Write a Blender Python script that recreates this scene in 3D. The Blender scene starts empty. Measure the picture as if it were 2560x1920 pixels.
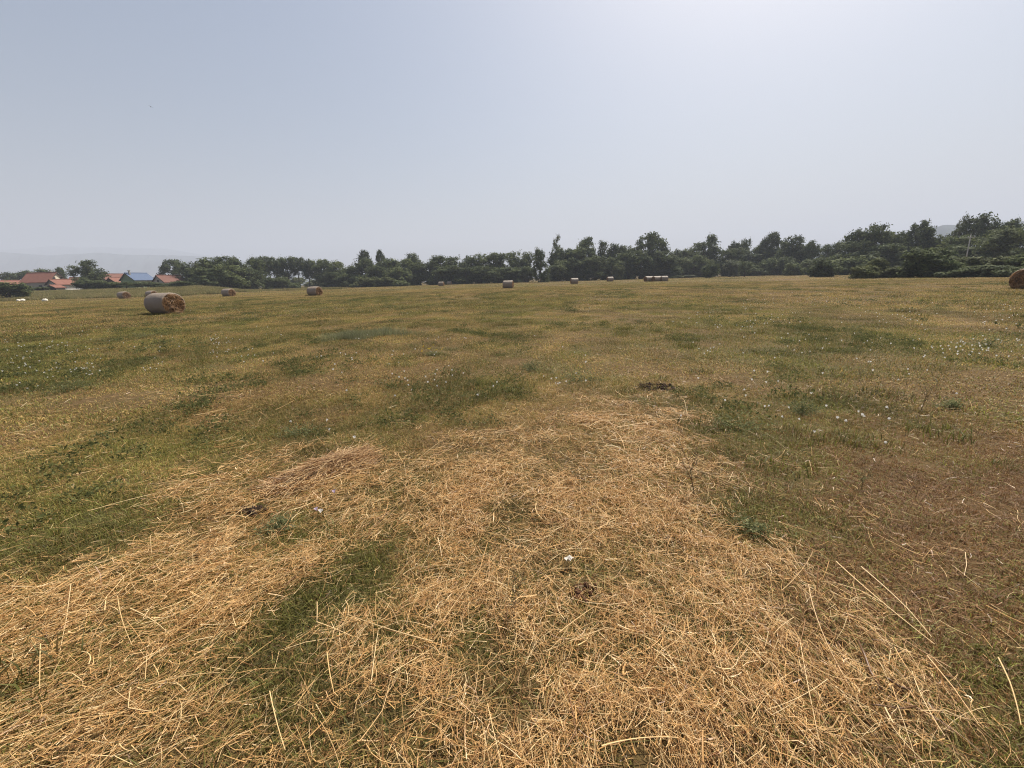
import bpy, math, random
import numpy as np
from mathutils import Matrix, Vector

R = math.radians
rng = np.random.default_rng(7)
random.seed(7)
scn = bpy.context.scene
C = scn.collection

# ------------------------------------------------------------------ camera
F = 970.0                       # focal length in photograph pixels (2560 wide)
CAM_H = 1.6
ROLL = math.atan(0.0293)
PITCH = math.atan(263.0 * math.cos(ROLL) / F)
fwd = np.array([0.0, math.cos(PITCH), -math.sin(PITCH)])
r0 = np.array([1.0, 0.0, 0.0]); u0 = np.array([0.0, math.sin(PITCH), math.cos(PITCH)])
rgt = math.cos(ROLL) * r0 - math.sin(ROLL) * u0
upv = math.sin(ROLL) * r0 + math.cos(ROLL) * u0
cam_d = bpy.data.cameras.new('camera')
cam = bpy.data.objects.new('camera', cam_d); C.objects.link(cam)
cam_d.sensor_fit = 'HORIZONTAL'; cam_d.sensor_width = 36.0
cam_d.lens = 36.0 * F / 2560.0
cam_d.clip_start = 0.05; cam_d.clip_end = 30000
cam.matrix_world = Matrix(((rgt[0], upv[0], -fwd[0], 0), (rgt[1], upv[1], -fwd[1], 0),
                           (rgt[2], upv[2], -fwd[2], CAM_H), (0, 0, 0, 1)))
scn.camera = cam

# ------------------------------------------------------------------ light
SUN_AZ, SUN_EL = R(35), R(54)
sdir = Vector((math.sin(SUN_AZ) * math.cos(SUN_EL), math.cos(SUN_AZ) * math.cos(SUN_EL), math.sin(SUN_EL)))
w = bpy.data.worlds.new('World'); scn.world = w; w.use_nodes = True
wn = w.node_tree; wn.nodes.clear()
sky = wn.nodes.new('ShaderNodeTexSky'); sky.sky_type = 'NISHITA'; sky.sun_disc = False
sky.sun_elevation = SUN_EL; sky.sun_rotation = SUN_AZ
sky.altitude = 100; sky.air_density = 1.3; sky.dust_density = 4.3; sky.ozone_density = 2.8
bg = wn.nodes.new('ShaderNodeBackground'); bg.inputs[1].default_value = 0.05
wo = wn.nodes.new('ShaderNodeOutputWorld')
wn.links.new(sky.outputs[0], bg.inputs[0]); wn.links.new(bg.outputs[0], wo.inputs[0])
sun_d = bpy.data.lights.new('sun', 'SUN'); sun_d.energy = 5.0; sun_d.angle = R(0.6); sun_d.color = (1.0, 0.93, 0.82)
sun = bpy.data.objects.new('sun', sun_d); C.objects.link(sun)
sun.rotation_euler = sdir.to_track_quat('Z', 'Y').to_euler()
vs = scn.view_settings
vs.view_transform = 'Standard'; vs.look = 'None'; vs.gamma = 1.0; vs.exposure = 0.99; vs.use_curve_mapping = False
cy = scn.cycles
cy.max_bounces = 6; cy.diffuse_bounces = 3; cy.glossy_bounces = 2; cy.transmission_bounces = 4
cy.transparent_max_bounces = 6; cy.volume_bounces = 1; cy.caustics_reflective = False; cy.caustics_refractive = False
cy.sample_clamp_indirect = 6.0; cy.filter_width = 1.15; cy.use_adaptive_sampling = False
cy.use_denoising = True; cy.denoising_prefilter = 'NONE'; cy.denoising_input_passes = 'RGB_ALBEDO_NORMAL'

# ------------------------------------------------------------------ helpers
def ray(px, py):
    return fwd + (px - 1280.0) / F * rgt + (960.0 - py) / F * upv
def G(px, py):                                   # photograph pixel -> point on the flat field
    d = ray(px, py); t = -CAM_H / d[2]
    return np.array([d[0] * t, d[1] * t])
def at(px, Y):                                   # x coordinate of something at forward distance Y
    py = 697 - 0.0293 * (px - 1280)
    d = ray(px, py); return d[0] / d[1] * Y
def zat(px, py, Y):                              # height of a point seen at px,py at forward distance Y
    d = ray(px, py); return CAM_H + d[2] / d[1] * Y
def proj(x, y, z=0.0):
    v0, v1, v2 = x, y, z - CAM_H
    dz = v1 * fwd[1] + v2 * fwd[2]
    dz = np.where(dz < 0.05, 0.05, dz)
    return (1280 + F * (v0 * rgt[0] + v1 * rgt[1] + v2 * rgt[2]) / dz,
            960 - F * (v0 * upv[0] + v1 * upv[1] + v2 * upv[2]) / dz)

def vnoise(x, y, seed=0):
    xi = np.floor(x).astype(np.int64); yi = np.floor(y).astype(np.int64)
    fx = x - xi; fy = y - yi
    fx = fx * fx * (3 - 2 * fx); fy = fy * fy * (3 - 2 * fy)
    def h(a, b):
        n = (a * 374761393 + b * 668265263 + seed * 974634777) & 0x7fffffff
        n = ((n ^ (n >> 13)) * 1274126177) & 0x7fffffff
        return ((n ^ (n >> 16)) & 0xffff) / 65535.0
    return (h(xi, yi) * (1 - fx) + h(xi + 1, yi) * fx) * (1 - fy) + (h(xi, yi + 1) * (1 - fx) + h(xi + 1, yi + 1) * fx) * fy
def fbm(x, y, s, seed=0, o=4):
    x = np.asarray(x, float); y = np.asarray(y, float)
    a = 0; amp = 0.5; tot = 0
    for k in range(o):
        a = a + amp * vnoise(x * s, y * s, seed + k * 17); tot += amp; amp *= 0.5; s *= 2.03
    return a / tot

def mk(name, V, Fc, mats, smooth=False, attrs=None, midx=None):
    V = np.asarray(V, np.float32); me = bpy.data.meshes.new(name)
    me.vertices.add(len(V)); me.vertices.foreach_set('co', V.ravel())
    if not isinstance(Fc, (list, tuple)): Fc = [Fc]
    Fc = [np.asarray(f, np.int32) for f in Fc if len(f)]
    tot = np.concatenate([np.full(len(f), f.shape[1], np.int32) for f in Fc])
    li = np.concatenate([f.ravel() for f in Fc])
    st = np.concatenate([[0], np.cumsum(tot)[:-1]]).astype(np.int32)
    me.loops.add(len(li)); me.loops.foreach_set('vertex_index', li)
    me.polygons.add(len(tot)); me.polygons.foreach_set('loop_start', st); me.polygons.foreach_set('loop_total', tot)
    if smooth: me.polygons.foreach_set('use_smooth', np.ones(len(tot), bool))
    for m in (mats if isinstance(mats, (list, tuple)) else [mats]): me.materials.append(m)
    if midx is not None: me.polygons.foreach_set('material_index', np.asarray(midx, np.int32))
    for k, v in (attrs or {}).items():
        v = np.asarray(v, np.float32)
        if v.ndim == 1:
            me.attributes.new(k, 'FLOAT', 'POINT').data.foreach_set('value', v)
        else:
            me.attributes.new(k, 'FLOAT_VECTOR', 'POINT').data.foreach_set('vector', v.ravel())
    me.update(calc_edges=True); me.validate()
    return me
def ob(name, me, parent=None, loc=(0, 0, 0), rot=(0, 0, 0), scale=(1, 1, 1)):
    o = bpy.data.objects.new(name, me); C.objects.link(o)
    o.location = loc; o.rotation_euler = rot; o.scale = scale
    if parent: o.parent = parent
    return o
def tag(o, label=None, cat=None, group=None, kind=None):
    for k, v in (('label', label), ('category', cat), ('group', group), ('kind', kind)):
        if v: o[k] = v
    return o

class MB:                                        # collects small shapes into one mesh
    def __init__(s): s.v = []; s.f = []; s.m = []
    def add(s, V, Fs, m=0):
        n = len(s.v); s.v += [tuple(p) for p in V]; s.f += [tuple(i + n for i in f) for f in Fs]; s.m += [m] * len(Fs)
    def box(s, a, b, m=0):
        x0, y0, z0 = a; x1, y1, z1 = b
        s.add([(x0,y0,z0),(x1,y0,z0),(x1,y1,z0),(x0,y1,z0),(x0,y0,z1),(x1,y0,z1),(x1,y1,z1),(x0,y1,z1)],
              [(0,3,2,1),(4,5,6,7),(0,1,5,4),(1,2,6,5),(2,3,7,6),(3,0,4,7)], m)
    def tube(s, pts, rad, n=6, m=0):
        pts = [Vector(p) for p in pts]; V = []; Fs = []
        for i, p in enumerate(pts):
            d = (pts[min(i + 1, len(pts) - 1)] - pts[max(i - 1, 0)]).normalized()
            a = d.orthogonal().normalized() if i == 0 else (a - d * a.dot(d)).normalized()
            b = d.cross(a)
            for k in range(n):
                t = 2 * math.pi * k / n; V.append(p + (a * math.cos(t) + b * math.sin(t)) * rad[i])
        for i in range(len(pts) - 1):
            for k in range(n):
                Fs.append((i*n+k, i*n+(k+1)%n, (i+1)*n+(k+1)%n, (i+1)*n+k))
        Fs.append(tuple(range(n - 1, -1, -1))); Fs.append(tuple((len(pts)-1)*n + k for k in range(n)))
        s.add(V, Fs, m)
    def mesh(s, name, mats, smooth=False):
        me = bpy.data.meshes.new(name); me.from_pydata(s.v, [], s.f)
        for q in (mats if isinstance(mats, (list, tuple)) else [mats]): me.materials.append(q)
        me.polygons.foreach_set('material_index', s.m)
        if smooth: me.polygons.foreach_set('use_smooth', [True] * len(s.f))
        me.update(); return me

# ------------------------------------------------------------------ materials
class N:
    def __init__(s, name):
        s.m = bpy.data.materials.new(name); s.m.use_nodes = True; s.t = s.m.node_tree; s.t.nodes.clear()
        s.out = s.t.nodes.new('ShaderNodeOutputMaterial')
    def n(s, typ, **kw):
        q = s.t.nodes.new(typ)
        for k, v in kw.items(): setattr(q, k, v)
        return q
    def l(s, a, b): s.t.links.new(a, b)
    def attr(s, name, inst=False):
        q = s.n('ShaderNodeAttribute', attribute_name=name)
        if inst: q.attribute_type = 'INSTANCER'
        return q.outputs['Fac']
    def ramp(s, fac, stops):
        q = s.n('ShaderNodeValToRGB'); e = q.color_ramp.elements
        while len(e) < len(stops): e.new(0.5)
        for i, (p, c) in enumerate(stops): e[i].position = p; e[i].color = (*c, 1)
        s.l(fac, q.inputs[0]); return q.outputs[0]
    def noise(s, scale, detail=4, vec=None, rough=0.6):
        q = s.n('ShaderNodeTexNoise'); q.inputs['Scale'].default_value = scale; q.inputs['Detail'].default_value = detail
        q.inputs['Roughness'].default_value = rough
        if vec is not None: s.l(vec, q.inputs['Vector'])
        return q.outputs['Fac']
    def math(s, op, a, b):
        q = s.n('ShaderNodeMath', operation=op)
        for i, v in enumerate((a, b)):
            if hasattr(v, 'links'): s.l(v, q.inputs[i])
            else: q.inputs[i].default_value = v
        return q.outputs[0]
    def mix(s, fac, a, b, mode='MIX'):
        q = s.n('ShaderNodeMix', data_type='RGBA', blend_type=mode)
        for sock, v in ((q.inputs['Factor'], fac), (q.inputs[6], a), (q.inputs[7], b)):
            if hasattr(v, 'links'): s.l(v, sock)
            elif isinstance(v, tuple): sock.default_value = (*v, 1)
            else: sock.default_value = v
        return q.outputs[2]
    def pos(s): return s.n('ShaderNodeNewGeometry').outputs['Position']
    def obj(s): return s.n('ShaderNodeTexCoord').outputs['Object']
    def bsdf(s, col, rough=0.8, spec=0.25, transl=0.0, bump=None, bstr=0.3, bdist=0.02):
        p = s.n('ShaderNodeBsdfPrincipled')
        if hasattr(col, 'links'): s.l(col, p.inputs['Base Color'])
        else: p.inputs['Base Color'].default_value = (*col, 1)
        p.inputs['Roughness'].default_value = rough; p.inputs['Specular IOR Level'].default_value = spec
        if bump is not None:
            b = s.n('ShaderNodeBump'); b.inputs['Strength'].default_value = bstr; b.inputs['Distance'].default_value = bdist
            s.l(bump, b.inputs['Height']); s.l(b.outputs[0], p.inputs['Normal'])
        res = p.outputs[0]
        if transl:
            t = s.n('ShaderNodeBsdfTranslucent')
            if hasattr(col, 'links'): s.l(col, t.inputs[0])
            else: t.inputs[0].default_value = (*col, 1)
            mx = s.n('ShaderNodeMixShader'); mx.inputs[0].default_value = transl
            s.l(res, mx.inputs[1]); s.l(t.outputs[0], mx.inputs[2]); res = mx.outputs[0]
        s.l(res, s.out.inputs[0]); return s.m

def m_ground():
    n = N('field_soil'); P = n.pos()
    g = n.attr('green')
    n1 = n.noise(1.7, 5, P); n2 = n.noise(14, 5, P); n3 = n.noise(90, 3, P, 0.7)
    v = n.math('ADD', n.math('MULTIPLY', n1, 0.55), n.math('MULTIPLY', g, 0.75))
    grass = n.ramp(v, [(0.45, (0.125, 0.080, 0.032)), (0.68, (0.115, 0.090, 0.030)), (0.95, (0.066, 0.074, 0.020))])
    dirt = n.ramp(n2, [(0.3, (0.035, 0.024, 0.014)), (0.7, (0.12, 0.078, 0.038))])
    c = n.mix(n.ramp(n3, [(0.35, (0.25,) * 3), (0.65, (0.75,) * 3)]), dirt, grass)
    return n.bsdf(c, 0.95, 0.1, 0, n3, 0.6, 0.03)
M = {}
M['ground'] = m_ground()
def m_blade(name, green, dry, brown, transl=0.35):
    n = N(name); rnd = n.attr('rnd'); g = n.attr('green', True); h = n.attr('tip')
    isg = n.math('LESS_THAN', rnd, g)
    dcol = n.mix(n.math('ADD', n.attr('rnd2'), n.attr('brn', True)), dry, brown)
    gcol = n.mix(n.attr('rnd2'), tuple(c * 1.35 for c in green), tuple(c * 0.4 for c in green))
    gcol = n.mix(n.math('MULTIPLY', h, 0.35), gcol, dry)
    c = n.mix(isg, dcol, gcol); v = n.n('ShaderNodeHueSaturation'); n.l(c, v.inputs['Color']); n.l(n.attr('val', True), v.inputs['Value'])
    return n.bsdf(v.outputs[0], 0.6, 0.3, transl)
M['blade'] = m_blade('grass_blade', (0.150, 0.168, 0.032), (0.47, 0.33, 0.115), (0.17, 0.086, 0.034))
M['tall'] = m_blade('tall_grass', (0.16, 0.17, 0.05), (0.36, 0.29, 0.13), (0.22, 0.17, 0.075))
M['pale'] = m_blade('pale_grass', (0.20, 0.22, 0.11), (0.34, 0.30, 0.17), (0.22, 0.19, 0.10))
def m_straw(name, stops):
    n = N(name); c = n.ramp(n.attr('rnd'), stops)
    c = n.mix(n.math('MULTIPLY', n.noise(60, 2, n.pos()), 0.2), c, (0.34, 0.20, 0.08))
    return n.bsdf(c, 0.42, 0.45, 0.22)
M['straw'] = m_straw('dry_straw', [(0.0, (0.24, 0.105, 0.036)), (0.3, (0.52, 0.285, 0.10)), (0.7, (0.76, 0.48, 0.195)), (1.0, (0.88, 0.68, 0.37))])
M['straw_red'] = m_straw('matted_straw', [(0.0, (0.11, 0.052, 0.022)), (0.4, (0.40, 0.21, 0.085)), (0.8, (0.56, 0.34, 0.15)), (1.0, (0.68, 0.48, 0.25))])
def m_leaf(name, a, b, transl=0.3):
    n = N(name); oi = n.n('ShaderNodeObjectInfo').outputs['Random']
    c = n.mix(n.attr('rnd'), a, b)
    c = n.mix(n.math('MULTIPLY', oi, 0.45), c, tuple(0.6 * x + 0.012 for x in a))
    return n.bsdf(c, 0.75, 0.1, transl)
M['leaf_dark'] = m_leaf('dark_leaves', (0.044, 0.062, 0.027), (0.155, 0.180, 0.074))
M['leaf_mid'] = m_leaf('green_leaves', (0.058, 0.078, 0.031), (0.200, 0.225, 0.092))
M['leaf_olive'] = m_leaf('olive_leaves', (0.070, 0.085, 0.032), (0.19, 0.20, 0.085))
M['leaf_grey'] = m_leaf('grey_green_leaves', (0.075, 0.090, 0.050), (0.18, 0.195, 0.115))
M['weed'] = m_leaf('weed_leaves', (0.11, 0.13, 0.055), (0.30, 0.30, 0.15), 0.45)
M['herb'] = m_leaf('herb_leaves', (0.060, 0.072, 0.024), (0.19, 0.19, 0.07), 0.4)
def m_plain(name, col, rough=0.8, spec=0.2, sc=3.0, var=0.25, transl=0.0, bstr=0.0):
    n = N(name); nz = n.noise(sc, 5, n.obj())
    c = n.mix(nz, tuple(x * (1 - var) for x in col), tuple(min(1, x * (1 + var)) for x in col))
    return n.bsdf(c, rough, spec, transl, nz if bstr else None, bstr, 0.03)
M['bark'] = m_plain('bark', (0.085, 0.065, 0.05), 0.9, 0.1, 6, 0.4)
M['twig'] = m_plain('dry_twig', (0.15, 0.105, 0.06), 0.85, 0.1, 40, 0.4)
M['wall_cream'] = m_plain('cream_plaster', (0.62, 0.54, 0.42), 0.9, 0.1, 1.2, 0.12)
M['wall_white'] = m_plain('white_plaster', (0.74, 0.73, 0.69), 0.9, 0.1, 1.2, 0.1)
M['wall_grey_and_shade'] = m_plain('grey_render_and_shade', (0.34, 0.32, 0.28), 0.9, 0.1, 1.2, 0.15)  # grey render; on some pale houses this grey is painted shade
M['wall_green'] = m_plain('green_plaster', (0.20, 0.27, 0.17), 0.9, 0.1, 1.2, 0.1)
M['wall_lime'] = m_plain('pale_green_plaster', (0.42, 0.48, 0.30), 0.9, 0.1, 1.2, 0.1)
M['wood_dark'] = m_plain('dark_boards', (0.06, 0.048, 0.04), 0.8, 0.2, 5, 0.3)
M['glass'] = m_plain('window_glass', (0.03, 0.032, 0.035), 0.15, 0.5, 2, 0.2)
def m_roof(name, a, b, k=11.0):
    n = N(name); o = n.obj(); nz = n.noise(1.3, 5, o)
    wv = n.n('ShaderNodeTexWave', bands_direction='X'); wv.inputs['Scale'].default_value = k * 0.16; n.l(o, wv.inputs[0])
    c = n.mix(nz, a, b)
    c = n.mix(n.math('MULTIPLY', wv.outputs['Fac'], 0.22), c, tuple(x * 0.5 for x in a))
    return n.bsdf(c, 0.75, 0.2, 0, wv.outputs['Fac'], 0.5, 0.04)
M['roof_red'] = m_roof('red_tiles', (0.16, 0.066, 0.046), (0.25, 0.115, 0.085))
M['roof_brown'] = m_roof('weathered_tiles', (0.12, 0.055, 0.042), (0.20, 0.095, 0.072))
M['roof_blue'] = m_roof('blue_sheet', (0.075, 0.11, 0.185), (0.11, 0.15, 0.235))
M['stone'] = m_plain('pale_stone', (0.62, 0.57, 0.48), 0.85, 0.2, 4, 0.2, 0, 0.5)
M['stone_grey'] = m_plain('grey_stone', (0.30, 0.28, 0.25), 0.9, 0.2, 4, 0.3, 0, 0.5)
M['soil'] = m_plain('dark_clods', (0.042, 0.026, 0.017), 0.9, 0.15, 40, 0.5, 0, 0.6)
M['soil_red'] = m_plain('brown_dung', (0.095, 0.046, 0.026), 0.9, 0.15, 40, 0.5, 0, 0.6)
M['petal'] = m_plain('white_petal', (0.70, 0.68, 0.64), 0.6, 0.2, 30, 0.05, 0.35)
M['petal_lilac'] = m_plain('lilac_petal', (0.60, 0.50, 0.64), 0.6, 0.2, 30, 0.1, 0.35)
M['petal_yellow'] = m_plain('yellow_petal', (0.62, 0.44, 0.05), 0.6, 0.2, 30, 0.1, 0.3)
M['stem'] = m_plain('green_stem', (0.08, 0.10, 0.035), 0.7, 0.2, 30, 0.2, 0.2)
M['bird'] = m_plain('dark_plumage', (0.05, 0.05, 0.055), 0.7, 0.2, 20, 0.2)
M['paper'] = m_plain('pale_scrap', (0.55, 0.52, 0.47), 0.7, 0.2, 20, 0.15, 0.2)
M['pole'] = m_plain('grey_pole_wood', (0.40, 0.38, 0.34), 0.85, 0.2, 4, 0.2)
M['metal'] = m_plain('pale_insulator', (0.5, 0.5, 0.5), 0.5, 0.4, 4, 0.1)
def m_bale_wrap():
    n = N('bale_net_wrap'); o = n.obj()
    mp = n.n('ShaderNodeMapping'); mp.inputs['Scale'].default_value = (1.0, 1.0, 1.0); n.l(o, mp.inputs[0])
    a = n.noise(2.2, 5, o); b = n.noise(38, 4, o, 0.7)
    wv = n.n('ShaderNodeTexWave', bands_direction='X'); wv.inputs['Scale'].default_value = 7.0
    wv.inputs['Distortion'].default_value = 1.5; n.l(o, wv.inputs[0])
    c = n.mix(a, (0.20, 0.155, 0.115), (0.35, 0.285, 0.22))
    c = n.mix(n.math('MULTIPLY', b, 0.6), c, (0.17, 0.125, 0.095))
    c = n.mix(n.math('MULTIPLY', wv.outputs['Fac'], 0.14), c, (0.22, 0.17, 0.13))
    return n.bsdf(c, 0.6, 0.4, 0.0, b, 1.0, 0.05)
M['wrap'] = m_bale_wrap()
def m_bale_end():
    n = N('bale_hay_end'); o = n.obj()
    a = n.noise(3.5, 5, o); b = n.noise(22, 5, o, 0.75)
    v = n.math('ADD', n.math('MULTIPLY', a, 0.6), n.math('MULTIPLY', b, 0.5))
    c = n.ramp(v, [(0.42, (0.035, 0.018, 0.010)), (0.54, (0.15, 0.085, 0.042)), (0.72, (0.36, 0.24, 0.12))])
    return n.bsdf(c, 0.75, 0.2, 0.0, b, 0.9, 0.05)
M['bale_end'] = m_bale_end()
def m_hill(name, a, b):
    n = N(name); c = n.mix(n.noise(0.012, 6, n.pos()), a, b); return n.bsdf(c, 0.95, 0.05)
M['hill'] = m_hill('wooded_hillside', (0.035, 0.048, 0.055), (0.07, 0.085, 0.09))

# ------------------------------------------------------------------ field maps (density of loose hay, greenness), on the ground
ROWY = [640, 680, 720, 760, 800, 850, 900, 950, 1000, 1050, 1100, 1150, 1200, 1300, 1400, 1500, 1660]
GREEN = """4444444444443333 4455555444555444 5555565545666655 7655455555566655 8755445665445533 5544445654355533
4433665433577544 4446764444365532 5687444443333322 7766446433343211 8964674544464211 8854865544466211
8744883654444411 5564885754444533 4576766544444453 4445765444443344 3345765444454333""".split()
HAY = """0000000000000000 0000000000000000 0000000000000000 0000000000000000 0000000000000000 0011000011200000
0001001136610000 1101111455410000 1101362455521000 0114774467531000 1136566577642100 2157547777642101
1378537666642100 7766535654675211 8754555368666421 7775435687776432 7766435576787422""".split()
def lut(tab, x, y):
    T = np.array([[int(c) for c in r] for r in tab], float) / 9.0
    px, py = proj(x, y); px = px / 1.1573; py = py / 1.1573
    fx = np.clip((px - 69) / 138.25, 0, 14.999); fy = np.clip(np.interp(py, ROWY, np.arange(len(ROWY))), 0, len(ROWY) - 1.001)
    i = fx.astype(int); j = fy.astype(int); u = fx - i; v = fy - j
    return (T[j, i] * (1 - u) + T[j, i + 1] * u) * (1 - v) + (T[j + 1, i] * (1 - u) + T[j + 1, i + 1] * u) * v
def green_at(x, y):
    d = np.hypot(x, y)
    g = lut(GREEN, x, y)
    big = fbm(x, y * 0.45, 0.22, 5, 3) - 0.5; mid = fbm(x, y, 1.3, 9, 4) - 0.5
    return np.clip(g + big * 0.75 + mid * 1.15, 0.02, 0.98)
def hay_at(x, y):
    h = lut(HAY, x, y) + (fbm(x, y, 2.6, 31, 4) - 0.5) * 1.35 * np.minimum(1, lut(HAY, x, y) * 3)
    return np.clip(h + (fbm(x, y, 5.5, 37, 3) - 0.5) * 1.1 * np.minimum(1, h * 2), 0, 1)
def gz(x, y):
    x = np.asarray(x, float); y = np.asarray(y, float); d = np.hypot(x, y)
    k = 1 / (1 + (d / 45.0) ** 2)
    def ss(v, a, b): t = np.clip((v - a) / (b - a), 0, 1); return t * t * (3 - 2 * t)
    rise = 2.0 * ss(y, 84, 128) * ss(-x / np.maximum(y, 1.0), 0.62, 0.80)   # the village stands on a low rise
    return rise + ((fbm(x, y, 1.1, 3, 3) - 0.5) * 0.075 + (fbm(x, y, 0.22, 4, 2) - 0.5) * 0.16) * (0.35 + 0.65 * k) - 0.0

# ------------------------------------------------------------------ the setting
u = np.linspace(-1, 1, 401)
gx = np.sinh(u * 8.6) / math.sinh(8.6) * 6500
gx_, gy_ = np.meshgrid(gx, gx + 4.0)
X = gx_.ravel(); Y = gy_.ravel(); Z = gz(X, Y)
Z = np.where(np.hypot(X, Y) > 400, np.where(Z > 1, 2.0, 0), Z)
idx = np.arange(401 * 401).reshape(401, 401)
quads = np.stack([idx[:-1, :-1], idx[:-1, 1:], idx[1:, 1:], idx[1:, :-1]], -1).reshape(-1, 4)
gme = mk('field', np.stack([X, Y, Z], 1), quads, M['ground'], True, {'green': green_at(X, Y)})
tag(ob('field', gme), 'mown meadow of brown and green stubble reaching to the trees', 'field', kind='structure')

def ridge(name, label, pts, Y, depth, seed, rough, mat):
    xs = np.array([p[0] for p in pts], float); ys = np.array([p[1] for p in pts], float)
    pxs = np.linspace(xs[0], xs[-1], 260)
    top = np.interp(pxs, xs, ys)
    wx = np.array([at(p, Y) for p in pxs]); wz = np.array([zat(p, t, Y) for p, t in zip(pxs, top)])
    fr = np.linspace(-1, 1, 33); V = []
    for f in fr:
        prof = (1 - abs(f)) ** 0.8 if f < 0 else (1 - f) ** 0.6
        s = 1 + f * depth / Y * 0.6
        nz = (fbm(wx / Y * 60 + 0 * wx, np.full_like(wx, f * 5), 1.0, seed, 4) - 0.5) * (0.5 if abs(f) > 0.02 else 0.0)
        fine = (fbm(wx, np.full_like(wx, f * depth), 0.05, seed + 3, 3) - 0.5) * rough
        V.append(np.stack([wx * s, np.full_like(wx, Y + f * depth) + wx * 0, np.maximum(wz * np.clip(prof + nz * prof, 0, 0.985 if abs(f) > 0.02 else 1) + fine * prof, -0.5 + 0.5 * prof)], 1))
    V = np.concatenate(V); n = len(pxs); m = len(fr)
    I = np.arange(n * m).reshape(m, n)
    q = np.stack([I[:-1, :-1], I[:-1, 1:], I[1:, 1:], I[1:, :-1]], -1).reshape(-1, 4)
    tag(ob(name, mk(name, V, q, mat, True)), label, 'hill', kind='structure')
ridge('hills', 'faint blue ridge of distant mountains behind the village', [(-700, 640), (-300, 628), (0, 632), (30, 624), (90, 622), (170, 613), (230, 618), (300, 617), (370, 620), (440, 621), (500, 632), (560, 641), (650, 655), (800, 690)], 5200, 700, 3, 6, M['hill'])
ridge('hills', 'nearer hazy blue ridge behind the village roofs', [(-900, 600), (-400, 612), (0, 624), (50, 630), (150, 638), (230, 633), (280, 631), (340, 636), (400, 637), (500, 639), (560, 643), (620, 652), (720, 670), (850, 700)], 3300, 600, 8, 5, M['hill'])
ridge('hills', 'wooded blue grey hill behind the tall trees by the pole', [(1850, 672), (1950, 645), (2010, 624), (2060, 611), (2110, 606), (2170, 600), (2250, 585), (2315, 567), (2360, 564), (2450, 560), (2530, 553), (2620, 550), (2800, 560), (3100, 600)], 1150, 350, 12, 7, M['hill'])

# ------------------------------------------------------------------ trees
def leaves(cent, rad, n, size, r, flat=0.0, nrm=None, zf=0.75):
    """n leaf quads round each centre (k,3) with gaussian radius rad (k,)"""
    k = len(cent)
    P = np.repeat(cent, n, 0) + r.normal(size=(k * n, 3)) * np.repeat(rad, n)[:, None] * np.array([1, 1, zf])
    m = len(P)
    a = r.normal(size=(m, 3)); a[:, 2] *= (1 - flat)
    if nrm is not None:                                     # leaves lie roughly across the outward direction of their clump
        nn_ = np.repeat(nrm, n, 0) + r.normal(size=(m, 3)) * 0.5; nn_ /= np.linalg.norm(nn_, axis=1)[:, None]
        a -= nn_ * (a * nn_).sum(1)[:, None]
    a /= np.linalg.norm(a, axis=1)[:, None]
    b = np.cross(nn_, a) if nrm is not None else r.normal(size=(m, 3))
    b -= a * (a * b).sum(1)[:, None]; b /= np.linalg.norm(b, axis=1)[:, None]
    s = size * r.uniform(0.55, 1.35, m)[:, None]
    V = np.stack([P - a * s, P + b * s * 0.45, P + a * s, P - b * s * 0.45], 1).reshape(-1, 3)
    rnd = np.repeat(np.clip(r.normal(0.5, 0.25, m) + np.repeat(r.normal(0, 0.26, k), n), 0, 1), 4)
    return V, np.arange(4 * m).reshape(-1, 4), rnd
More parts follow.
